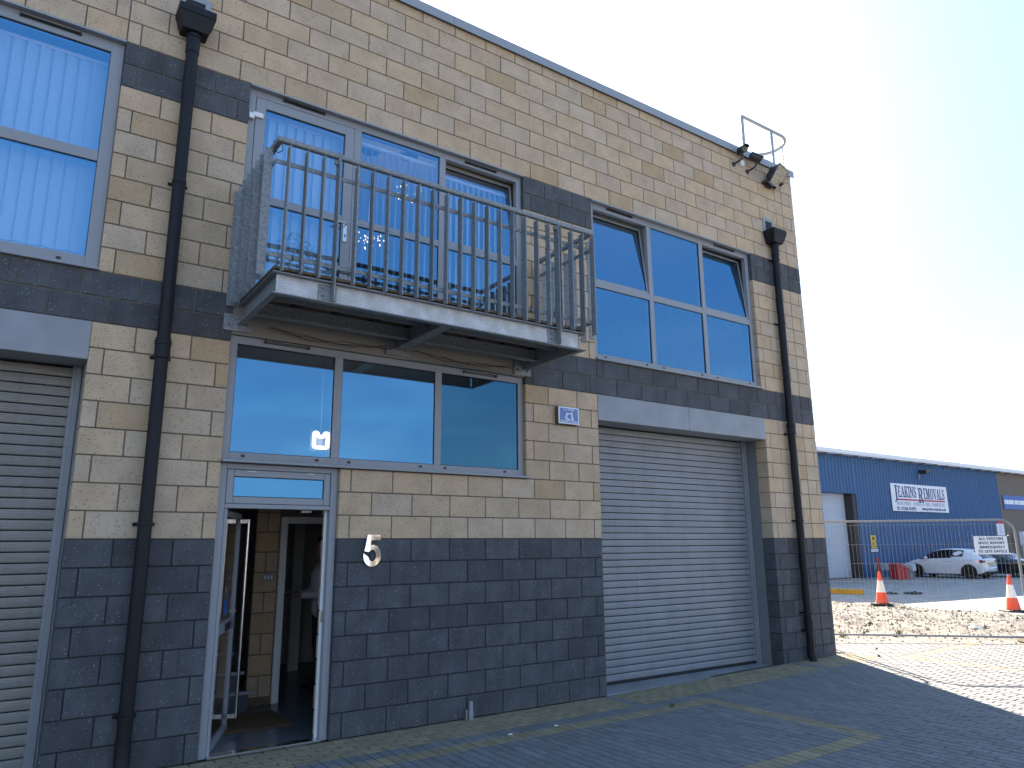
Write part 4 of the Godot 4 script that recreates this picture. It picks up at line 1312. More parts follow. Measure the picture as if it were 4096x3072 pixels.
	# bird spikes: on the ledge below the balcony and on the window sill
	for k in 2:
		m = MB.new()
		for i in (34 if k == 0 else 30):
			var x := (0.75 + i * 0.038) if k == 0 else (-1.08 + i * 0.040)
			var y0 := 3.68 if k == 0 else 2.506
			var z0 := 0.004 if k == 0 else 0.018
			tube(m, [Vector3(x, y0, z0), Vector3(x + r.randf_range(-0.014, 0.014), y0 + r.randf_range(0.055, 0.085), z0 + r.randf_range(0.01, 0.05))], 0.0011, 4, false)
		cbox(m, Vector3(0.72 if k == 0 else -1.10, 3.676 if k == 0 else 2.5065, 0.001), Vector3(2.05 if k == 0 else 0.10, 3.682 if k == 0 else 2.511, 0.03), 0.001)
		var bs := add(m, "bird_spikes", M.galv1)
		tag(bs, ["thin wire bird spikes on the ledge under the balcony", "thin wire bird spikes along the lower window's sill above the door"][k], "bird spikes")
	# crumpled black netting caught on the balcony rail
	m = MB.new()
	var NX := 26
	var NY := 11
	var g := []
	var nz := FastNoiseLite.new()
	nz.seed = 9
	nz.frequency = 2.2
	for j in NY:
		var row := []
		for i in NX:
			var t := i / float(NX - 1)
			var s2 := j / float(NY - 1)
			var hgt := 0.26 * exp(-pow((t - 0.16) * 5.0, 2.0)) + 0.05
			row.append(Vector3(-0.99 + t * 0.85 + 0.05 * nz.get_noise_2d(t * 3, s2 * 2), 4.12 - t * 0.06 + hgt * s2 + 0.03 * nz.get_noise_2d(t * 4 + 9, s2), 1.02 - 0.12 * s2 + 0.10 * nz.get_noise_2d(t * 3 + 4, s2 * 3)))
		g.append(row)
	for j in NY: tube(m, g[j], 0.0011, 3, false)
	for i in NX:
		var col := []
		for j in NY: col.append(g[j][i])
		tube(m, col, 0.0011, 3, false)
	tag(add(m, "bird_net", M.net), "crumpled black netting caught on the balcony's bottom rail near the door", "net")
	# netting stretched over the white fascia of the balcony
	m = MB.new()
	for i in 165:
		var x := -1.03 + i * 0.0195
		tube(m, [Vector3(x, 3.775, 1.047), Vector3(x + 0.02, 3.945, 1.049)], 0.0004, 3, false)
	for j in 9:
		var ps := []
		for i in 40: ps.append(Vector3(-1.03 + i * 0.0825, 3.785 + j * 0.0185 + 0.006 * sin(i * 0.9 + j), 1.049))
		tube(m, ps, 0.0004, 3, false)
	tag(stuff(add(m, "bird_net", M.net)), "fine dark net stretched over the balcony's white front edge", "net")
	# black cable tie on the handrail
	var ct := add(tube(MB.new(), [Vector3(-1.13, 5.17, 0.98), Vector3(-1.06, 5.18, 0.99), Vector3(-1.045, 5.10, 1.0), Vector3(-1.09, 5.05, 1.02), Vector3(-1.13, 5.06, 1.04), Vector3(-1.15, 5.03, 1.05)], 0.004, 6), "cable_tie", M.net)
	tag(ct, "black cable tie looped round the balcony handrail's left corner", "cable tie")

func cctv(label: String, at: Vector3, aim: Vector3) -> void:
	var c := thing("security_camera", label, "camera", at, 0.0, "cameras under the coping")
	var m := MB.new()
	lathe(m, [Vector2(0.0, 0.0), Vector2(0.042, 0.0), Vector2(0.042, 0.012), Vector2(0.02, 0.025), Vector2(0.0, 0.025)], 14, Transform3D(Basis(Vector3.RIGHT, PI / 2), Vector3(0, 0, 0.001)))
	add(m, "base", M.black, c)
	add(tube(MB.new(), [Vector3(0, 0, 0.02), Vector3(0.02, 0.02, 0.10), Vector3(0.03, 0.05, 0.16), Vector3(0.03, 0.12, 0.17)], 0.016, 10), "arm", M.black, c)
	var h := part("camera_head", c, Vector3(0.03, 0.19, 0.17))
	h.basis = Basis.looking_at(aim.normalized(), Vector3.UP)
	m = MB.new()
	lathe(m, [Vector2(0.0, -0.10), Vector2(0.052, -0.10), Vector2(0.056, -0.09), Vector2(0.056, 0.09), Vector2(0.048, 0.095), Vector2(0.044, 0.085), Vector2(0.0, 0.085)], 18, Transform3D(Basis(Vector3.RIGHT, -PI / 2), Vector3.ZERO))
	add(m, "camera_body", M.black, h)
	m = MB.new()
	lathe(m, [Vector2(0.042, 0.0), Vector2(0.026, 0.003), Vector2(0.026, 0.006), Vector2(0.0, 0.006)], 16, Transform3D(Basis(Vector3.RIGHT, -PI / 2), Vector3(0, 0, -0.086)))
	add(m, "lens_ring", M.stone_pale, h)
	m = MB.new()
	lathe(m, [Vector2(0.016, 0.006), Vector2(0.014, 0.009), Vector2(0.0, 0.010)], 14, Transform3D(Basis(Vector3.RIGHT, -PI / 2), Vector3(0, 0, -0.086)))
	add(m, "lens", M.car_glass, h)
	m = MB.new()
	for i in 10:
		var a := deg_to_rad(20 + 14 * i)
		var b := deg_to_rad(34 + 14 * i)
		var q := [Vector3(cos(a) * 0.062, sin(a) * 0.062, 0), Vector3(cos(b) * 0.062, sin(b) * 0.062, 0)]
		m.poly([q[0] + Vector3(0, 0, -0.145), q[1] + Vector3(0, 0, -0.145), q[1] + Vector3(0, 0, 0.09), q[0] + Vector3(0, 0, 0.09)])
		m.poly([q[0] * 1.06 + Vector3(0, 0, 0.09), q[1] * 1.06 + Vector3(0, 0, 0.09), q[1] * 1.06 + Vector3(0, 0, -0.145), q[0] * 1.06 + Vector3(0, 0, -0.145)])
	add(m, "sun_shield", M.black, h)

# ---------------------------------------------------------------- ground
func sheet(m: MB, x0: float, x1: float, z0: float, z1: float, dy: float, nx := 1) -> MB:
	for i in nx:
		var a := lerpf(x0, x1, float(i) / nx)
		var b := lerpf(x0, x1, float(i + 1) / nx)
		m.poly([Vector3(a, gy(a) + dy, z1), Vector3(b, gy(b) + dy, z1), Vector3(b, gy(b) + dy, z0), Vector3(a, gy(a) + dy, z0)])
	return m

const FA := Vector2(9.0, -1.15) # foot of the fence: left end and direction
const FD := Vector2(0.6985, 0.7156)

func beyond_fence(x: float, z: float) -> float: # metres past the edge between paving and rubble
	var q := Vector2(x, z) - FA
	return q.x * FD.y - q.y * FD.x

func build_ground() -> void:
	struct(add(sheet(MB.new(), -260, 300, -300, 300, -0.22, 56), "ground", M.yard))
	# paving: bed, then bricks; patterned bands in front of the unit
	var pv := part("paving", self)
	struct(pv)
	var bed := MB.new()
	for i in 60:
		var a := -24.0 + i * 0.6
		var b := a + 0.6
		var za := -0.12
		var zb := -0.12
		if a > 8.0: za = maxf(-30.0, FA.y + (a - FA.x) * FD.y / FD.x - 0.15)
		if b > 8.0: zb = maxf(-30.0, FA.y + (b - FA.x) * FD.y / FD.x - 0.15)
		bed.poly([Vector3(a, gy(a) - 0.012, 34), Vector3(b, gy(b) - 0.012, 34), Vector3(b, gy(b) - 0.012, zb), Vector3(a, gy(a) - 0.012, za)])
	add(bed, "bedding", M.joint, pv)
	var far := MB.new() # beyond the bricks that can be told apart, behind the camera
	sheet(far, -24, 12.0, 5.62, 34, -0.004, 60)
	sheet(far, -24, -4.02, 0.0, 5.62, -0.004, 10)
	add(far, "far_paving", M.yard, pv)
	var list := [] # centre, length along x, length along z, colour
	var x := -4.0
	# buff stretchers against the wall, cut by charcoal strips beside the shutter
	for sg in [[-4.0, 3.28], [3.42, 6.86], [7.0, 8.3]]:
		for row in 6:
			x = sg[0]
			var l := 0.2 if row % 2 == 0 else 0.1
			while x < sg[1] - 0.02:
				l = minf(l, sg[1] - x)
				list.append([x + l / 2, 0.048 + row * 0.0963, snappedf(l, 0.001), 0.0963, 1])
				x += l
				l = 0.2
	x = -4.0
	while x < 3.25: # charcoal header course, then a buff one
		list.append([x + 0.05, 0.682, 0.1, 0.2, 0])
		x += 0.1
	x = -4.0
	while x < 4.15:
		list.append([x + 0.05, 0.884, 0.1, 0.2, 1])
		x += 0.1
	for k in 6: # charcoal strips across the buff path, beside the shutter
		list.append([3.35, 0.048 + k * 0.0963, 0.14, 0.0963, 0])
		list.append([6.93, 0.048 + k * 0.0963, 0.14, 0.0963, 0])
	# field: columns of bricks laid end to end along z, with buff lines marking the bays
	for col in 160:
		x = -4.0 + col * 0.1 + 0.05
		var segs := [] # from, to, buff
		if x < 3.28: segs = [[0.984, 2.69, 0], [2.69, 2.89, 1], [2.89, 5.6, 0]]
		elif x < 4.0: segs = [[0.578, 0.784, 0], [0.984, 2.69, 0], [2.69, 2.89, 1], [2.89, 5.6, 0]]
		elif x < 4.2: segs = [[0.578, 0.784, 0], [0.984, 2.89, 1], [2.89, 5.6, 0]]
		elif x < 8.3: segs = [[0.578, 5.6, 0]]
		elif x < 8.5: segs = [[-6.0, 5.6, 0]]
		elif x < 8.7: segs = [[-6.0, 0.68, 0], [0.68, 5.6, 1]]
		else: segs = [[-6.0, 0.68, 0], [0.68, 0.88, 1], [0.88, 5.6, 0]]
		for sg in segs:
			var z: float = sg[0]
			var l := 0.2 if col % 2 == 0 or sg[2] == 1 else 0.1
			while z < sg[1] - 0.02:
				l = minf(l, sg[1] - z)
				if beyond_fence(x, z + l / 2) < -0.05: list.append([x, z + l / 2, 0.1, snappedf(l, 0.001), sg[2]])
				z += l
				l = 0.2
	list.sort_custom(func(p, q): return score(Vector3(p[0], 0, p[1])) < score(Vector3(q[0], 0, q[1])))
	var shapes := {}
	var r := RandomNumberGenerator.new()
	r.seed = 3
	var rest := []
	for i in 10: rest.append(MB.new())
	var n := 0
	for p in list:
		var tone := r.randi() % 5
		var y := gy(p[0]) + r.randf_range(-0.0016, 0.0016)
		var hx: float = p[2] / 2 - 0.0042
		var hz: float = p[3] / 2 - 0.0042
		var tilt := Basis(Vector3(1, 0, 0), r.randf_range(-0.006, 0.006)) * Basis(Vector3(0, 0, 1), r.randf_range(-0.006, 0.006))
		if n < 300 and on_screen(Vector3(p[0], 0, p[1])):
			var key := Vector2(hx, hz)
			if not shapes.has(key): shapes[key] = cbox(MB.new(), Vector3(-hx, -0.05, -hz), Vector3(hx, 0, hz), 0.0045).mesh()
			put(shapes[key], "paver", M[("buff%d" if p[4] else "pave%d") % tone], pv, Transform3D(tilt, Vector3(p[0], y, p[1])))
			n += 1
			continue
		cap_box(rest[tone + 5 * p[4]], hx, hz, Transform3D(tilt, Vector3(p[0], y, p[1])))
	for i in 10:
		if rest[i].v.size() > 0: stuff(add(rest[i], "paver_field", M[("buff%d" if i > 4 else "pave%d") % (i % 5)], pv))
	# concrete thresholds under the shutters
	for s in [[3.379, 6.86], [-5.62, -2.254]]:
		var t := add(cbox(MB.new(), Vector3(s[0], -0.1, -0.72), Vector3(s[1], 0.012 + gy(s[0]) * 0.5, -0.008), 0.004), "concrete_threshold", M.threshold)
		struct(t)
	# concrete apron of the far yard
	var ap := MB.new()
	for i in 40:
		var a := 16.6 + i * 1.2
		var b := a + 1.2
		ap.poly([Vector3(a, gy(a) + 0.004, 30), Vector3(b, gy(b) + 0.004, 30), Vector3(b, gy(b) + 0.004, -14.9), Vector3(a, gy(a) + 0.004, -14.9)])
	ap.poly([Vector3(16.6, gy(16.6) - 0.2, 30), Vector3(16.6, gy(16.6) + 0.004, 30), Vector3(16.6, gy(16.6) + 0.004, -14.9), Vector3(16.6, gy(16.6) - 0.2, -14.9)])
	struct(add(ap, "concrete_yard", M.concrete))
	# rubble strip between the fence and the yard
	var nz := FastNoiseLite.new()
	nz.seed = 6
	nz.frequency = 0.55
	nz.fractal_octaves = 4
	var gm := MB.new()
	var step := 0.11
	for i in 84:
		for j in 120:
			var x0 := 7.6 + i * step
			var z0 := -8.0 + j * step
			if x0 > 16.75 or beyond_fence(x0 + step / 2, z0 + step / 2) < 0.0: continue
			if x0 < 8.25 and z0 < 0.1: continue
			var q := []
			for c in [[0, 1], [1, 1], [1, 0], [0, 0]]:
				var xx: float = x0 + c[0] * step
				var zz: float = z0 + c[1] * step
				q.append(Vector3(xx, rub(nz, xx, zz), zz))
			gm.poly([q[0], q[1], q[2]]); gm.poly([q[0], q[2], q[3]])
	struct(add(gm, "rubble_ground", M.gravel))
	for k in 3: # loose stones, three tones
		var st := MB.new()
		for i in 1500:
			var xx := r.randf_range(8.4, 16.7)
			var zz := r.randf_range(-6.5, 4.5)
			if beyond_fence(xx, zz) < -0.25 or (xx < 9.5 and zz < -2.0): continue
			var s := r.randf_range(0.010, 0.030) * (1.0 if r.randf() > 0.04 else 2.2)
			rock(st, Vector3(xx, rub(nz, xx, zz) + s * 0.25, zz), s, r)
		tag(stuff(add(st, "loose_stones", [M.stone_pale, mat(lin(0.19, 0.175, 0.16), 0.95), mat(lin(0.22, 0.19, 0.15), 0.95)][k])), ["pale loose stones scattered over the rubble strip", "grey loose stones scattered over the rubble strip", "tan loose stones scattered over the rubble strip"][k], "stones")
	# litter
	var lit := [["white crumpled paper lying on the rubble near the right cone", M.paper, Vector3(12.75, 0, -0.02), 0.11], ["small white scrap on the rubble in front of the fence's middle", M.paper, Vector3(12.3, 0, -0.9), 0.05], ["small red scrap on the rubble at the concrete's edge", M.red_plastic, Vector3(15.6, 0, -1.55), 0.06], ["broken orange brick piece on the rubble near the unit's corner", M.orange, Vector3(14.6, 0, -4.5), 0.06], ["dark brick lump in the middle of the rubble strip", M.far_brick, Vector3(11.6, 0, -1.55), 0.07]]
	for l in lit:
		var m := MB.new()
		for k in 4: rock(m, Vector3(r.randf_range(-1, 1) * l[3] * 0.7, l[3] * 0.35, r.randf_range(-1, 1) * l[3] * 0.7), l[3] * r.randf_range(0.5, 0.8), r)
		var o := add(m, "litter", l[1])
		o.position = Vector3(l[2].x, rub(nz, l[2].x, l[2].z), l[2].z)
		tag(o, l[0], "litter", "litter on the rubble")
	for q in [[Vector3(11.2, 0, -2.3), 0.9, 0.3, "thin wooden stick lying on the rubble by the unit's corner"], [Vector3(13.4, 0, -1.9), 0.4, 1.1, "short wooden stick lying amid the rubble strip"]]:
		var o := add(cbox(MB.new(), Vector3(-q[1] / 2, 0, -0.015), Vector3(q[1] / 2, 0.025, 0.015), 0.003), "stick", M.timber)
		o.position = Vector3(q[0].x, rub(nz, q[0].x, q[0].z) + 0.01, q[0].z)
		o.rotation.y = q[2]
		tag(o, q[3], "stick")
	# weeds
	var wd := [[Vector3(9.95, 0, -1.05), 0.16, "grass tuft at the rubble's edge nearest the unit's corner"], [Vector3(10.75, 0, -0.45), 0.20, "larger grass tuft by the fence's bottom rail"], [Vector3(8.35, 0, 0.50), 0.045, "weed growing from the paving where shade meets sun"], [Vector3(9.0, 0, 0.10), 0.04, "small weed in the sunlit paving behind the shadow edge"], [Vector3(3.55, 0, 0.86), 0.06, "dark weed in the paving before the shutter's left end"]]
	for w in wd:
		var m := MB.new()
		for k in 26:
			var a := r.randf() * TAU
			var h: float = w[1] * r.randf_range(0.5, 1.0)
			var b: Vector3 = Vector3(cos(a), 0, sin(a)) * r.randf() * w[1] * 0.35
			var o := Vector3(cos(a), 0, sin(a)) * h * r.randf_range(0.2, 0.7)
			var sd := Vector3(-sin(a), 0, cos(a)) * 0.006
			m.poly([b - sd, b + sd, b + o * 0.5 + Vector3(0, h * 0.7, 0) + sd * 0.7, b + o * 0.5 + Vector3(0, h * 0.7, 0) - sd * 0.7])
			m.poly([b + o * 0.5 + Vector3(0, h * 0.7, 0) - sd * 0.7, b + o * 0.5 + Vector3(0, h * 0.7, 0) + sd * 0.7, b + o + Vector3(0, h * 0.8, 0)])
		var o2 := add(m, "weed", M.leaf)
		o2.position = Vector3(w[0].x, gy(w[0].x) - 0.004, w[0].z)
		tag(o2, w[2], "weed", "weeds in the paving")
	for q in [[Vector3(2.0, 0, 0.79), "white cigarette end on the dark paving band"], [Vector3(1.45, 0, 0.80), "pale cigarette end near the buff paving line"]]:
		var o := add(tube(MB.new(), [Vector3(-0.02, 0.006, 0), Vector3(0.02, 0.006, 0.006)], 0.006, 6), "cigarette_end", M.paper)
		o.position = Vector3(q[0].x, 0.002, q[0].z)
		tag(o, q[1], "cigarette end", "cigarette ends on the paving")

func cap_box(m: MB, hx: float, hz: float, xf: Transform3D) -> void: # top and chamfers of a paver
	var e := 0.0045
	var t := [Vector3(-hx + e, 0, hz - e), Vector3(hx - e, 0, hz - e), Vector3(hx - e, 0, -hz + e), Vector3(-hx + e, 0, -hz + e)]
	var b := [Vector3(-hx, -e, hz), Vector3(hx, -e, hz), Vector3(hx, -e, -hz), Vector3(-hx, -e, -hz)]
	for i in 4:
		t[i] = xf * t[i]; b[i] = xf * b[i]
	m.poly(t)
	for i in 4:
		var j := (i + 1) % 4
		m.poly([b[i], b[j], t[j], t[i]])
		m.poly([b[i] + Vector3(0, -0.02, 0), b[j] + Vector3(0, -0.02, 0), b[j], b[i]])

func rub(nz: FastNoiseLite, x: float, z: float) -> float:
	var d := clampf(beyond_fence(x, z) / 1.2, 0.0, 1.0)
	return gy(x) - 0.015 + d * (0.035 + 0.09 * nz.get_noise_2d(x, z) + 0.035 * nz.get_noise_2d(x * 5.0, z * 5.0))

func rock(m: MB, at: Vector3, s: float, r: RandomNumberGenerator) -> void:
	var p := []
	for d in [Vector3(1, 0, 0), Vector3(-1, 0, 0), Vector3(0, 0.7, 0), Vector3(0, -0.6, 0), Vector3(0, 0, 1), Vector3(0, 0, -1)]:
		p.append(at + Basis(Vector3.UP, r.randf() * 0.6) * d * s * r.randf_range(0.65, 1.2))
	for f in [[0, 2, 4], [4, 2, 1], [1, 2, 5], [5, 2, 0], [0, 4, 3], [4, 1, 3], [1, 5, 3], [5, 0, 3]]:
		m.poly([p[f[0]], p[f[1]], p[f[2]]])

# ---------------------------------------------------------------- fence, cones and far yard
func build_fence() -> void:
	for k in 2:
		var base := FA + FD * (0.02 if k == 0 else -3.53)
		var f := thing("site_fence", ["wire mesh site fence panel with rounded top corners between paving and rubble", "wire mesh site fence panel running back behind the unit's corner"][k], "fence", Vector3(base.x, gy(base.x) + 0.02, base.y), -atan2(FD.y, FD.x), "site fence panels")
		var L := 3.5
		var m := MB.new()
		var pts := [Vector3(0.02, 0.06, 0), Vector3(0.02, 1.78, 0)]
		for i in 7:
			var a := deg_to_rad(180 - 90 * i / 6.0)
			pts.append(Vector3(0.24 + 0.22 * cos(a), 1.78 + 0.22 * sin(a), 0))
		for i in 7:
			var a := deg_to_rad(90 - 90 * i / 6.0)
			pts.append(Vector3(L - 0.24 + 0.22 * cos(a), 1.78 + 0.22 * sin(a), 0))
		pts.append(Vector3(L - 0.02, 0.06, 0))
		add(tube(m, pts, 0.019, 10), "tube_frame", M.galv, f)
		add(tube(MB.new(), [Vector3(0.02, 0.10, 0), Vector3(L - 0.02, 0.10, 0)], 0.017, 10), "bottom_rail", M.galv, f)
		m = MB.new()
		for i in 54:
			var x := 0.05 + i * 0.0642
			var t := 1.98
			if x < 0.24: t = 1.78 + sqrt(maxf(0.0, 0.0484 - pow(0.24 - x, 2)))
			if x > L - 0.24: t = 1.78 + sqrt(maxf(0.0, 0.0484 - pow(x - L + 0.24, 2)))
			tube(m, [Vector3(x, 0.10, 0.004), Vector3(x, t, 0.004)], 0.0017, 4, false)
		for y in [0.36, 0.66, 0.98, 1.28, 1.60, 1.93]:
			tube(m, [Vector3(0.03, y, 0.007), Vector3(L - 0.03, y, 0.007)], 0.002, 4, false)
		stuff(add(m, "wire_mesh", M.galv, f))
	# block feet
	for q in [[0.0, "grey fence foot block at the fence's left end by the unit's corner"], [3.52, "grey fence foot block at the fence's right end"]]:
		var p: Vector2 = FA + FD * q[0]
		var b := add(cbox(MB.new(), Vector3(-0.34, 0.0, -0.11), Vector3(0.34, 0.14, 0.11), 0.03), "ballast_block", M.mortar)
		b.position = Vector3(p.x, gy(p.x) - 0.02, p.y)
		b.rotation.y = -atan2(FD.y, FD.x) + PI / 2
		tag(b, q[1], "fence foot", "feet of the site fence")
	# notice wired to the fence
	var at := FA + FD * 3.10
	var s := thing("site_notice", "white notice about visitors wired to the mesh fence", "sign", Vector3(at.x, 1.70, at.y), -atan2(FD.y, FD.x))
	bx("board", M.sign_white, s, Vector3(-0.255, -0.18, 0.012), Vector3(0.255, 0.12, 0.016), 0.001)
	var lines := ["ALL VISITORS", "MUST REPORT", "IMMEDIATELY", "TO SITE OFFICE"]
	for i in 4: writing(lines[i], [0.38, 0.40, 0.39, 0.44][i], 0.043, M.ink_dark, s, Vector3(0.01, 0.078 - 0.070 * i, 0.0175), false, true)
	for q in [[-0.28, 0.12], [0.28, 0.12], [-0.28, -0.18], [0.28, -0.18]]:
		add(tube(MB.new(), [Vector3(q[0], q[1], 0.02), Vector3(q[0] + 0.004, q[1] + 0.012, 0.022), Vector3(q[0], q[1] + 0.01, -0.004)], 0.003, 5), "wire_tie", M.black, s)
	# cones
	var c := thing("traffic_cone", "orange and white traffic cone at the concrete's edge, nearer the unit", "cone", Vector3(16.62, gy(16.62) + 0.03, -4.0), 0.3, "traffic cones")
	cbox_part("base_plate", c, M.rubber, Vector3(-0.24, 0.0, -0.24), Vector3(0.24, 0.045, 0.24), 0.015)
	var prof := [[0.05, 0.32, 0.158, 0.112, M.orange], [0.32, 0.62, 0.112, 0.062, M.cone_white], [0.62, 0.83, 0.062, 0.028, M.orange]]
	for q in prof:
		var m := MB.new()
		lathe(m, [Vector2(q[2], q[0]), Vector2(q[3], q[1])] + ([Vector2(0.022, 0.845), Vector2(0.0, 0.845)] if q[1] > 0.8 else []), 24)
		add(m, "cone_band", q[4], c)
	var c2: Node3D = c.duplicate()
	c2.name = numbered("traffic_cone")
	add_child(c2)
	c2.position = Vector3(17.35, gy(17.35) + 0.006, -1.22)
	c2.rotation.y = 0.9
	c2.set_meta("label", "orange and white traffic cone by the picture's right edge")

func cbox_part(called: String, p: Node, mt: Material, a: Vector3, b: Vector3, e: float) -> void:
	add(cbox(MB.new(), a, b, e), called, mt, p)

func build_far() -> void:
	var g := gy(40)
	var zf := -14.6
	var w := thing("blue_warehouse_building", "blue ribbed metal warehouse with pale roller shutter and light roof", "building")
	# ribbed cladding, with the shutter opening left out
	for q in [[24.0, 31.0, g, 6.2], [31.0, 34.1, 4.22, 6.2], [34.1, 50.87, g, 6.2]]:
		var m := MB.new()
		var x: float = q[0]
		while x < q[1] - 0.01:
			var xs := [x, x + 0.19, x + 0.22, x + 0.27, x + 0.30]
			var zs := [zf, zf, zf + 0.05, zf + 0.05, zf]
			for i in 4:
				var a := minf(xs[i], q[1])
				var b := minf(xs[i + 1], q[1])
				if b - a > 0.001: m.poly([Vector3(a, q[2], zs[i]), Vector3(b, q[2], zs[i + 1]), Vector3(b, q[3], zs[i + 1]), Vector3(a, q[3], zs[i])])
			x += 0.30
		add(m, "ribbed_cladding", M.blue_wall, w)
	bx("end_wall", M.blue_wall, w, Vector3(23.8, g, -44.0), Vector3(24.0, 6.2, zf))
	bx("brick_wall", M.far_brick, w, Vector3(50.88, g, -15.0), Vector3(66.0, 6.2, zf + 0.02))
	bx("inner_wall", M.plaster, w, Vector3(24.0, g, zf - 0.75), Vector3(50.87, 6.2, zf - 0.7))
	var m2 := MB.new()
	var n := 60
	for i in n:
		var y := g + 0.02 + i * (4.22 - g) / n
		var y2 := y + (4.22 - g) / n
		m2.poly([Vector3(31.0, y, zf - 0.50), Vector3(33.75, y, zf - 0.50), Vector3(33.75, y2 - 0.015, zf - 0.47), Vector3(31.0, y2 - 0.015, zf - 0.47)])
		m2.poly([Vector3(31.0, y2 - 0.015, zf - 0.47), Vector3(33.75, y2 - 0.015, zf - 0.47), Vector3(33.75, y2, zf - 0.50), Vector3(31.0, y2, zf - 0.50)])
	add(m2, "roller_shutter", M.far_slat, w)
	bx("shutter_jamb", M.frame_dark, w, Vector3(33.75, g, zf - 0.65), Vector3(34.095, 4.22, zf - 0.02))
	bx("shutter_head", M.blue_wall, w, Vector3(31.0, 4.221, zf - 0.7), Vector3(34.09, 4.3, zf - 0.01))
	# eaves, gutter, roof
	bx("eaves_soffit", M.far_white, w, Vector3(23.8, 6.2, zf - 0.3), Vector3(66.0, 6.24, zf + 0.42))
	var gt := bx("gutter", M.far_white, w, Vector3(23.8, 6.24, zf + 0.26), Vector3(66.0, 6.44, zf + 0.44), 0.03)
	for i in 30: bx("gutter_bracket", M.channel, gt, Vector3(24.2 + i * 1.4, 6.10, zf + 0.05), Vector3(24.26 + i * 1.4, 6.20, zf + 0.40))
	var rf := MB.new()
	prism(rf, PackedVector2Array([Vector2(14.2, 6.42), Vector2(27.0, 10.2), Vector2(44.0, 6.42), Vector2(44.0, 6.3), Vector2(14.3, 6.3)]), -66.0, -23.8, Transform3D(Basis(Vector3(0, 0, -1), Vector3(0, 1, 0), Vector3(-1, 0, 0)), Vector3.ZERO))
	add(fix_wind(rf), "roof", M.far_roof, w)
	bx("rear_wall", M.blue_wall, w, Vector3(24.0, g, -44.0), Vector3(66.0, 6.3, -43.8))
	add(tube(MB.new(), [Vector3(50.85, 6.45, zf + 0.2), Vector3(50.62, 7.6, zf + 0.2)], 0.03, 6), "aerial", M.far_white, w)
	# shop sign
	var s := thing("warehouse_sign", "large white sign with serif lettering and red underline on the blue warehouse", "sign", Vector3(40.62, 4.17, zf + 0.04))
	bx("board", M.sign_white, s, Vector3(-3.13, -0.76, 0), Vector3(3.13, 0.76, 0.05), 0.01)
	writing("J", 0.36, 0.92, M.ink_blue, s, Vector3(-2.66, 0.20, 0.052), true, true, 0.012)
	writing("EAKINS", 1.98, 0.62, M.ink_blue, s, Vector3(-1.46, 0.32, 0.052), true, true, 0.012)
	writing("R", 0.56, 0.84, M.ink_blue, s, Vector3(0.02, 0.17, 0.052), true, true, 0.012)
	writing("EMOVALS", 2.42, 0.62, M.ink_blue, s, Vector3(1.56, 0.28, 0.052), true, true, 0.012)
	bx("red_line", M.ink_red, s, Vector3(-2.55, -0.16, 0.05), Vector3(2.78, -0.075, 0.056))
	writing("WORLDWIDE   DOMESTIC AND COMMERCIAL", 5.4, 0.20, M.ink_grey, s, Vector3(0.0, -0.33, 0.052), false, false, 0.01)
	writing("TEL: 01268 414979", 2.05, 0.19, M.ink_blue, s, Vector3(-1.72, -0.61, 0.052), false, true, 0.01)
	writing("www.jeakins-removals.co.uk", 2.75, 0.22, M.ink_blue, s, Vector3(1.38, -0.61, 0.052), false, true, 0.01)
	# wall lamp
	var l := thing("wall_floodlight", "small dark floodlight high on the blue warehouse above its sign", "floodlight", Vector3(40.9, 5.70, zf + 0.04))
	bx("bracket", M.black, l, Vector3(-0.05, -0.1, 0), Vector3(0.05, 0.1, 0.35), 0.01)
	var hd := bx("lamp_housing", M.black, l, Vector3(-0.30, -0.12, 0.2), Vector3(0.32, 0.10, 0.55), 0.04)
	hd.rotation.z = 0.15
	add(tube(MB.new(), [Vector3(-0.2, -0.1, 0.1), Vector3(-0.25, -0.45, 0.05)], 0.05, 6), "sensor", M.channel, l)
	# blue board on the brick end; its white lettering is too small to read
	var b := thing("blue_sign", "blue sign board with a worn white letter strip on the brick end wall", "sign", Vector3(53.4, 4.25, zf + 0.03))
	bx("board", M.blue_board, b, Vector3(-2.1, -0.45, 0), Vector3(2.6, 0.45, 0.06))
	for q in [[-2.0, -1.82], [-1.78, -1.42], [-1.38, -0.62], [-0.5, 0.0], [0.06, 0.2], [0.26, 1.1]]:
		bx("letter_strip", M.sign_white, b, Vector3(q[0], -0.12, 0.06), Vector3(q[1], 0.16, 0.068))
	var y := thing("yellow_notice", "tall yellow notice with dark print beside the warehouse shutter", "sign", Vector3(35.2, 1.75, zf + 0.045))
	bx("board", M.yellow_sign, y, Vector3(-0.24, -0.32, 0), Vector3(0.24, 0.34, 0.02))
	bx("picture", M.black, y, Vector3(-0.10, 0.10, 0.02), Vector3(0.10, 0.26, 0.024))
	for k in 4: bx("print_line", M.timber, y, Vector3(-0.16, -0.03 - k * 0.07, 0.02), Vector3(0.16 - 0.04 * (k % 2), -0.005 - k * 0.07, 0.024))
	var y2 := thing("white_nameplate", "small white plate under the yellow notice on the warehouse", "sign", Vector3(35.22, 1.32, zf + 0.045))
	bx("board", M.sign_white, y2, Vector3(-0.33, -0.07, 0), Vector3(0.33, 0.07, 0.02))
	for k in 4: bx("print_line", M.ink_grey, y2, Vector3(-0.24 + k * 0.13, -0.025, 0.02), Vector3(-0.15 + k * 0.13, 0.025, 0.024))
	var wn := thing("white_notice", "white notice with red heading at the warehouse's right end", "sign", Vector3(50.3, 2.55, zf + 0.05))
	bx("board", M.sign_white, wn, Vector3(-0.52, -0.45, 0), Vector3(0.50, 0.30, 0.03))
	bx("heading", M.ink_red, wn, Vector3(-0.52, 0.302, 0), Vector3(0.50, 0.44, 0.03))
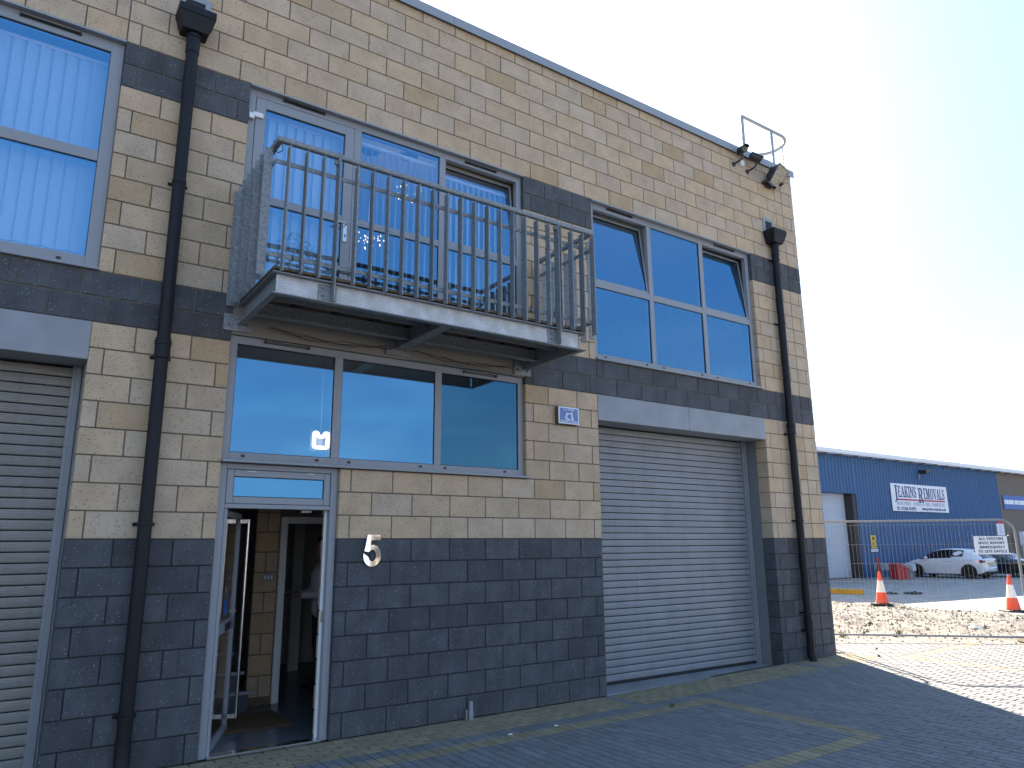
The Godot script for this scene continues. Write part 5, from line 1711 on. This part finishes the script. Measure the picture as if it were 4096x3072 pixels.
	for k in 5: bx("print_line", M.ink_grey, wn, Vector3(-0.36, 0.19 - k * 0.12, 0.03), Vector3(0.30, 0.215 - k * 0.12, 0.035))
	var pm := thing("pay_machine", "pale upright post with dark screen before the brick end wall", "machine", Vector3(52.2, g, zf + 0.6))
	bx("pillar", M.far_white, pm, Vector3(-0.18, 0, -0.12), Vector3(0.10, 1.5, 0.12), 0.02)
	bx("head", M.far_white, pm, Vector3(-0.35, 1.5, -0.15), Vector3(0.35, 2.4, 0.15), 0.03)
	bx("dark_panel", M.black, pm, Vector3(-0.15, 1.85, 0.15), Vector3(0.20, 2.2, 0.16))
	var rp := thing("red_post", "thin red steel post standing by the warehouse shutter", "post", Vector3(34.45, g, zf + 0.62))
	add(tube(MB.new(), [Vector3(0, 0, 0), Vector3(-0.02, 1.02, 0)], 0.075, 10), "shaft", M.red_paint, rp)
	add(lathe(MB.new(), [Vector2(0.16, 0), Vector2(0.16, 0.02), Vector2(0.08, 0.03)], 10), "foot_plate", M.red_paint, rp)
	# red bin with a sloping lid
	var rb := thing("grit_bin", "red plastic grit bin with sloping lid left of the white car", "bin", Vector3(34.0, g, -12.75), 1.05)
	rb.scale = Vector3(0.72, 0.9, 0.72)
	var bm := MB.new()
	prism(bm, PackedVector2Array([Vector2(-0.36, 0), Vector2(0.40, 0), Vector2(0.44, 0.52), Vector2(-0.40, 0.72)]), -0.42, 0.42, Transform3D(Basis(Vector3(0, 0, 1), Vector3(0, 1, 0), Vector3(-1, 0, 0)), Vector3.ZERO))
	add(bm, "tub", M.red_plastic, rb)
	bm = MB.new()
	prism(bm, PackedVector2Array([Vector2(-0.43, 0.73), Vector2(-0.36, 0.86), Vector2(-0.10, 0.85), Vector2(0.47, 0.60), Vector2(0.47, 0.53)]), -0.46, 0.46, Transform3D(Basis(Vector3(0, 0, 1), Vector3(0, 1, 0), Vector3(-1, 0, 0)), Vector3.ZERO))
	add(bm, "lid", M.red_plastic, rb)
	# pale barrier behind the bin
	var pb := thing("plastic_barrier", "low pale plastic barrier lying between the red bin and white car", "barrier", Vector3(35.1, g, -13.9), 1.35)
	bx("beam", mat(lin(0.42, 0.50, 0.55), 0.5), pb, Vector3(-1.6, 0.38, -0.12), Vector3(0.9, 0.72, 0.12), 0.03)
	for x in [-1.3, -0.3, 0.6]: bx("leg", M.channel, pb, Vector3(x - 0.1, 0, -0.2), Vector3(x + 0.1, 0.38, 0.2), 0.02)
	for k in 3: bx("groove_strip", M.far_white, pb, Vector3(-1.55, 0.44 + k * 0.09, 0.12), Vector3(0.85, 0.48 + k * 0.09, 0.14))
	# yellow beam and black sack on the concrete
	var yb := add(cbox(MB.new(), Vector3(-0.08, 0.0, -1.7), Vector3(0.08, 0.16, 1.7), 0.01), "parking_beam", M.yellow)
	yb.position = Vector3(20.35, gy(20.35) + 0.004, -8.6)
	yb.rotation.y = 0.32
	tag(yb, "yellow painted beam lying on the concrete beside the unit's corner", "beam")
	var sk := MB.new()
	var r := RandomNumberGenerator.new()
	r.seed = 19
	for k in 9: rock(sk, Vector3(r.randf_range(-0.5, 0.5), 0.05, r.randf_range(-0.2, 0.2)), r.randf_range(0.12, 0.22), r)
	var so := add(sk, "black_sack", M.rubber)
	so.position = Vector3(22.4, gy(22.4) + 0.01, -6.45)
	so.rotation.y = -0.9
	so.scale = Vector3(1, 0.45, 1)
	tag(so, "flattened black sack lying on the concrete behind the left cone", "sack")
	# cars
	car("white small hatchback parked nose-in against the blue warehouse", Vector3(37.68, g + 0.004, -12.06), PI / 2, M.car_white, true)
	car("dark navy car parked behind the white hatchback, facing the other way", Vector3(40.5, g + 0.004, -11.05), -PI / 2, M.car_navy, false)
	# unseen unit behind the camera, placed for the numeral to mirror and bounce sunlight
	var ob := thing("unseen_opposite_building", "unseen brick unit behind the camera, placed to be mirrored in the polished numeral", "building", Vector3(0, 0, 36.0))
	bx("wall", M.far_brick, ob, Vector3(-30, -0.2, 0.0), Vector3(34, 3.8, 8.0))
	for k in 20:
		var x := -28.5 + k * 3.1
		bx("door", [M.blue_board, M.far_white, M.channel][k % 3], ob, Vector3(x, 0.0, -0.06), Vector3(x + 1.3, 2.6, 0.0))
		bx("window", M.car_glass, ob, Vector3(x + 1.6, 1.0, -0.05), Vector3(x + 2.8, 2.3, 0.0))
	bx("roof", M.channel, ob, Vector3(-30.3, 3.8, -0.4), Vector3(34.3, 3.95, 8.3))

func build_palisade() -> void: # out of view behind the camera, dark pales placed to stripe the polished numeral
	var f := thing("unseen_palisade_fence", "tall dark palisade fence out of view behind the camera, placed to be mirrored in the polished numeral", "fence", Vector3(3.0, 0, 16.5))
	var pale := MB.new()
	prism(pale, PackedVector2Array([Vector2(-0.035, 0.06), Vector2(0.035, 0.06), Vector2(0.035, 2.1), Vector2(0.0, 2.2), Vector2(-0.035, 2.1)]), -0.004, 0.004)
	var me := pale.mesh()
	for k in 64: put(me, "pale", M.blue_board if k % 5 == 4 else M.pipe, f, Transform3D(Basis.IDENTITY, Vector3(k * 0.155, 0, 0)))
	for y in [0.4, 1.7]: bx("rail", M.channel, f, Vector3(-0.1, y, 0.005), Vector3(9.95, y + 0.05, 0.045))
	for k in 5: bx("post", M.channel, f, Vector3(k * 2.4 - 0.04, 0, 0.046), Vector3(k * 2.4 + 0.04, 2.1, 0.12))

# car: x is forward, sections from tail (x=-1.99) to nose (x=1.99)
func car(label: String, at: Vector3, turn: float, paint: Material, hatch: bool) -> void:
	var c := thing("parked_car", label, "car", at, turn, "cars parked by the warehouse")
	# x, sill y, mid y, belt y, roof y, half width mid, half width roof
	var S := [[-1.94, 0.42, 0.55, 0.86, 0.90, 0.66, 0.60], [-1.90, 0.30, 0.56, 0.92, 0.98, 0.76, 0.62], [-1.72, 0.24, 0.58, 0.96, 1.16, 0.83, 0.56], [-1.45, 0.22, 0.58, 0.97, 1.36, 0.855, 0.55], [-1.05, 0.22, 0.58, 0.96, 1.435, 0.865, 0.575], [-0.5, 0.22, 0.58, 0.95, 1.46, 0.865, 0.59], [0.05, 0.22, 0.58, 0.93, 1.44, 0.865, 0.585], [0.40, 0.22, 0.58, 0.92, 1.36, 0.865, 0.57], [0.75, 0.22, 0.58, 0.905, 1.19, 0.86, 0.585], [1.08, 0.22, 0.57, 0.89, 1.005, 0.85, 0.62], [1.20, 0.22, 0.56, 0.875, 0.955, 0.845, 0.64], [1.55, 0.23, 0.54, 0.81, 0.86, 0.82, 0.62], [1.82, 0.25, 0.50, 0.70, 0.74, 0.75, 0.58], [1.96, 0.32, 0.46, 0.58, 0.60, 0.62, 0.50]]
	var ringp := func(s: Array) -> Array:
		return [Vector3(s[0], s[1], s[5] * 0.93), Vector3(s[0], s[2], s[5]), Vector3(s[0], lerpf(s[2], s[3], 0.8), s[5] * 0.985), Vector3(s[0], s[3], s[5] * 0.945), Vector3(s[0], lerpf(s[3], s[4], 0.55), lerpf(s[5] * 0.93, s[6], 0.6)), Vector3(s[0], s[4] - 0.035, s[6] * 0.95), Vector3(s[0], s[4], s[6] * 0.6), Vector3(s[0], s[4] + 0.008, 0)]
	var m := MB.new()
	var rows := []
	for s in S:
		var h: Array = ringp.call(s)
		var full := h.duplicate()
		for i in range(6, -1, -1): full.append(Vector3(h[i].x, h[i].y, -h[i].z))
		rows.append(full)
	var nn := rows.size()
	var kk: int = rows[0].size()
	var base := m.v.size()
	for i in nn:
		for j in kk:
			var a: Vector3 = rows[mini(i + 1, nn - 1)][j] - rows[maxi(i - 1, 0)][j]
			var b: Vector3 = rows[i][mini(j + 1, kk - 1)] - rows[i][maxi(j - 1, 0)]
			m.vert(rows[i][j], a.cross(b).normalized() * -1.0 if a.cross(b).dot(rows[i][j] - Vector3(rows[i][j].x, 0.6, 0)) < 0 else a.cross(b).normalized())
	for i in nn - 1:
		for j in kk - 1:
			var a := base + i * kk + j
			m.tri(a, a + kk, a + 1); m.tri(a + 1, a + kk, a + kk + 1)
	var tail: Array = rows[0].duplicate()
	m.poly(tail)
	var nose: Array = rows[nn - 1].duplicate()
	nose.reverse()
	m.poly(nose)
	add(m, "body", paint, c)
	bx("underbody", M.tyre, c, Vector3(-1.8, 0.17, -0.76), Vector3(1.8, 0.30, 0.76))
	# glass: patches lifted off the body
	var quadpatch := func(called: String, i0: int, i1: int, j0: float, j1: float, side: float) -> void:
		var g := MB.new()
		for i in range(i0, i1):
			var q := []
			for e in [[i, j0], [i + 1, j0], [i + 1, j1], [i, j1]]:
				var row: Array = rows[e[0]]
				var jf: float = e[1]
				var k := int(floor(jf))
				var p: Vector3 = row[k].lerp(row[mini(k + 1, kk - 1)], jf - k)
				p.z *= side
				q.append(p + (p - Vector3(p.x, 0.7, 0)).normalized() * 0.008)
			if side < 0: q.reverse()
			g.poly([q[0], q[1], q[2]]); g.poly([q[0], q[2], q[3]])
		add(g, called, M.car_glass, c)
	for sd in [1.0, -1.0]:
		quadpatch.call("side_window", 4, 5, 3.35, 4.8, sd)
		quadpatch.call("side_window", 5, 8, 3.15, 4.85, sd)
		quadpatch.call("quarter_window", 8, 9, 3.15, 4.5, sd)
	var glass := func(called: String, i0: int, i1: int) -> void:
		var g := MB.new()
		for i in range(i0, i1):
			for j in range(5, 9):
				var q := []
				for e in [[i, j], [i + 1, j], [i + 1, j + 1], [i, j + 1]]:
					var p: Vector3 = rows[e[0]][e[1]]
					q.append(p + (p - Vector3(p.x * 0.6, 0.6, 0)).normalized() * 0.008)
				g.poly([q[0], q[1], q[2]]); g.poly([q[0], q[2], q[3]])
		add(g, called, M.car_glass, c)
	glass.call("rear_window", 1, 3)
	glass.call("windscreen", 7, 9)
	# lamps, plate, mirrors
	for sd in [1.0, -1.0]:
		bx("tail_lamp", M.lamp_red, c, Vector3(-1.94, 0.76, minf(sd * 0.48, sd * 0.80)), Vector3(-1.66, 0.90, maxf(sd * 0.48, sd * 0.80)), 0.03)
		bx("headlight", M.far_white, c, Vector3(1.60, 0.60, minf(sd * 0.45, sd * 0.77)), Vector3(1.86, 0.72, maxf(sd * 0.45, sd * 0.77)), 0.03)
		bx("door_mirror", paint, c, Vector3(0.62, 0.93, minf(sd * 0.84, sd * 1.0)), Vector3(0.78, 1.05, maxf(sd * 0.84, sd * 1.0)), 0.03)
		bx("door_handle", paint, c, Vector3(-0.42, 0.83, minf(sd * 0.855, sd * 0.875)), Vector3(-0.25, 0.86, maxf(sd * 0.855, sd * 0.875)), 0.006)
	bx("number_plate", M.plate_yellow, c, Vector3(-1.965, 0.66, -0.26), Vector3(-1.945, 0.77, 0.26))
	bx("rear_bumper", paint, c, Vector3(-1.985, 0.33, -0.62), Vector3(-1.80, 0.56, 0.62), 0.06)
	bx("bumper_reflector", M.lamp_red, c, Vector3(-1.99, 0.44, 0.35), Vector3(-1.98, 0.48, 0.55))
	bx("front_bumper", paint, c, Vector3(1.80, 0.28, -0.58), Vector3(1.99, 0.50, 0.58), 0.06)
	for x in [-1.29, 1.24]:
		for sd in [1.0, -1.0]:
			var wh := part("wheel", c, Vector3(x, 0.305, sd * 0.79))
			var tf := Transform3D(Basis(Vector3.RIGHT, sd * PI / 2), Vector3.ZERO)
			var t := MB.new()
			lathe(t, [Vector2(0.21, -0.09), Vector2(0.29, -0.09), Vector2(0.305, -0.06), Vector2(0.305, 0.07), Vector2(0.29, 0.088), Vector2(0.21, 0.085)], 24, tf)
			add(t, "tyre", M.tyre, wh)
			t = MB.new()
			lathe(t, [Vector2(0.21, 0.085), Vector2(0.195, 0.06), Vector2(0.05, 0.045), Vector2(0.0, 0.045)], 20, tf)
			add(t, "hub", M.frame_dark, wh)
			t = MB.new()
			for k in 7:
				cbox(t, Vector3(-0.018, 0.03, 0.06), Vector3(0.018, 0.205, 0.082), 0.004, Transform3D(Basis(Vector3.BACK, TAU * k / 7.0), Vector3.ZERO) if sd > 0 else Transform3D(Basis(Vector3.UP, PI) * Basis(Vector3.BACK, TAU * k / 7.0), Vector3.ZERO))
			add(t, "rim", M.rim if not hatch else M.frame_dark, wh)
			# wheel arch: a dark ring let into the side
			t = MB.new()
			lathe(t, [Vector2(0.0, 0.0), Vector2(0.37, 0.0), Vector2(0.37, 0.01), Vector2(0.30, 0.012)], 24, Transform3D(Basis(Vector3.RIGHT, sd * PI / 2), Vector3(x, 0.335, sd * 0.862)))
			var arch := MB.new()
			var oo := PackedVector2Array()
			for k in 25:
				var a := deg_to_rad(-18 + 216 * k / 24.0)
				oo.append(Vector2(cos(a) * 0.372, sin(a) * 0.372))
			prism(arch, oo, -0.004, 0.004, Transform3D(Basis.IDENTITY, Vector3(x, 0.325, sd * 0.868)))
			add(arch, "wheel_arch", M.tyre, c)

func _ready() -> void:
	rng.seed = 1
	make_view()
	make_materials()
	print("materials")
	build_ground()
	print("ground")
	var u := build_unit()
	build_windows(u)
	build_balcony(u)
	build_door(u)
	print("unit")
	build_person()
	print("person")
	build_inside()
	build_wall_things()
	build_fence()
	build_far()
	build_palisade()
	print("done")
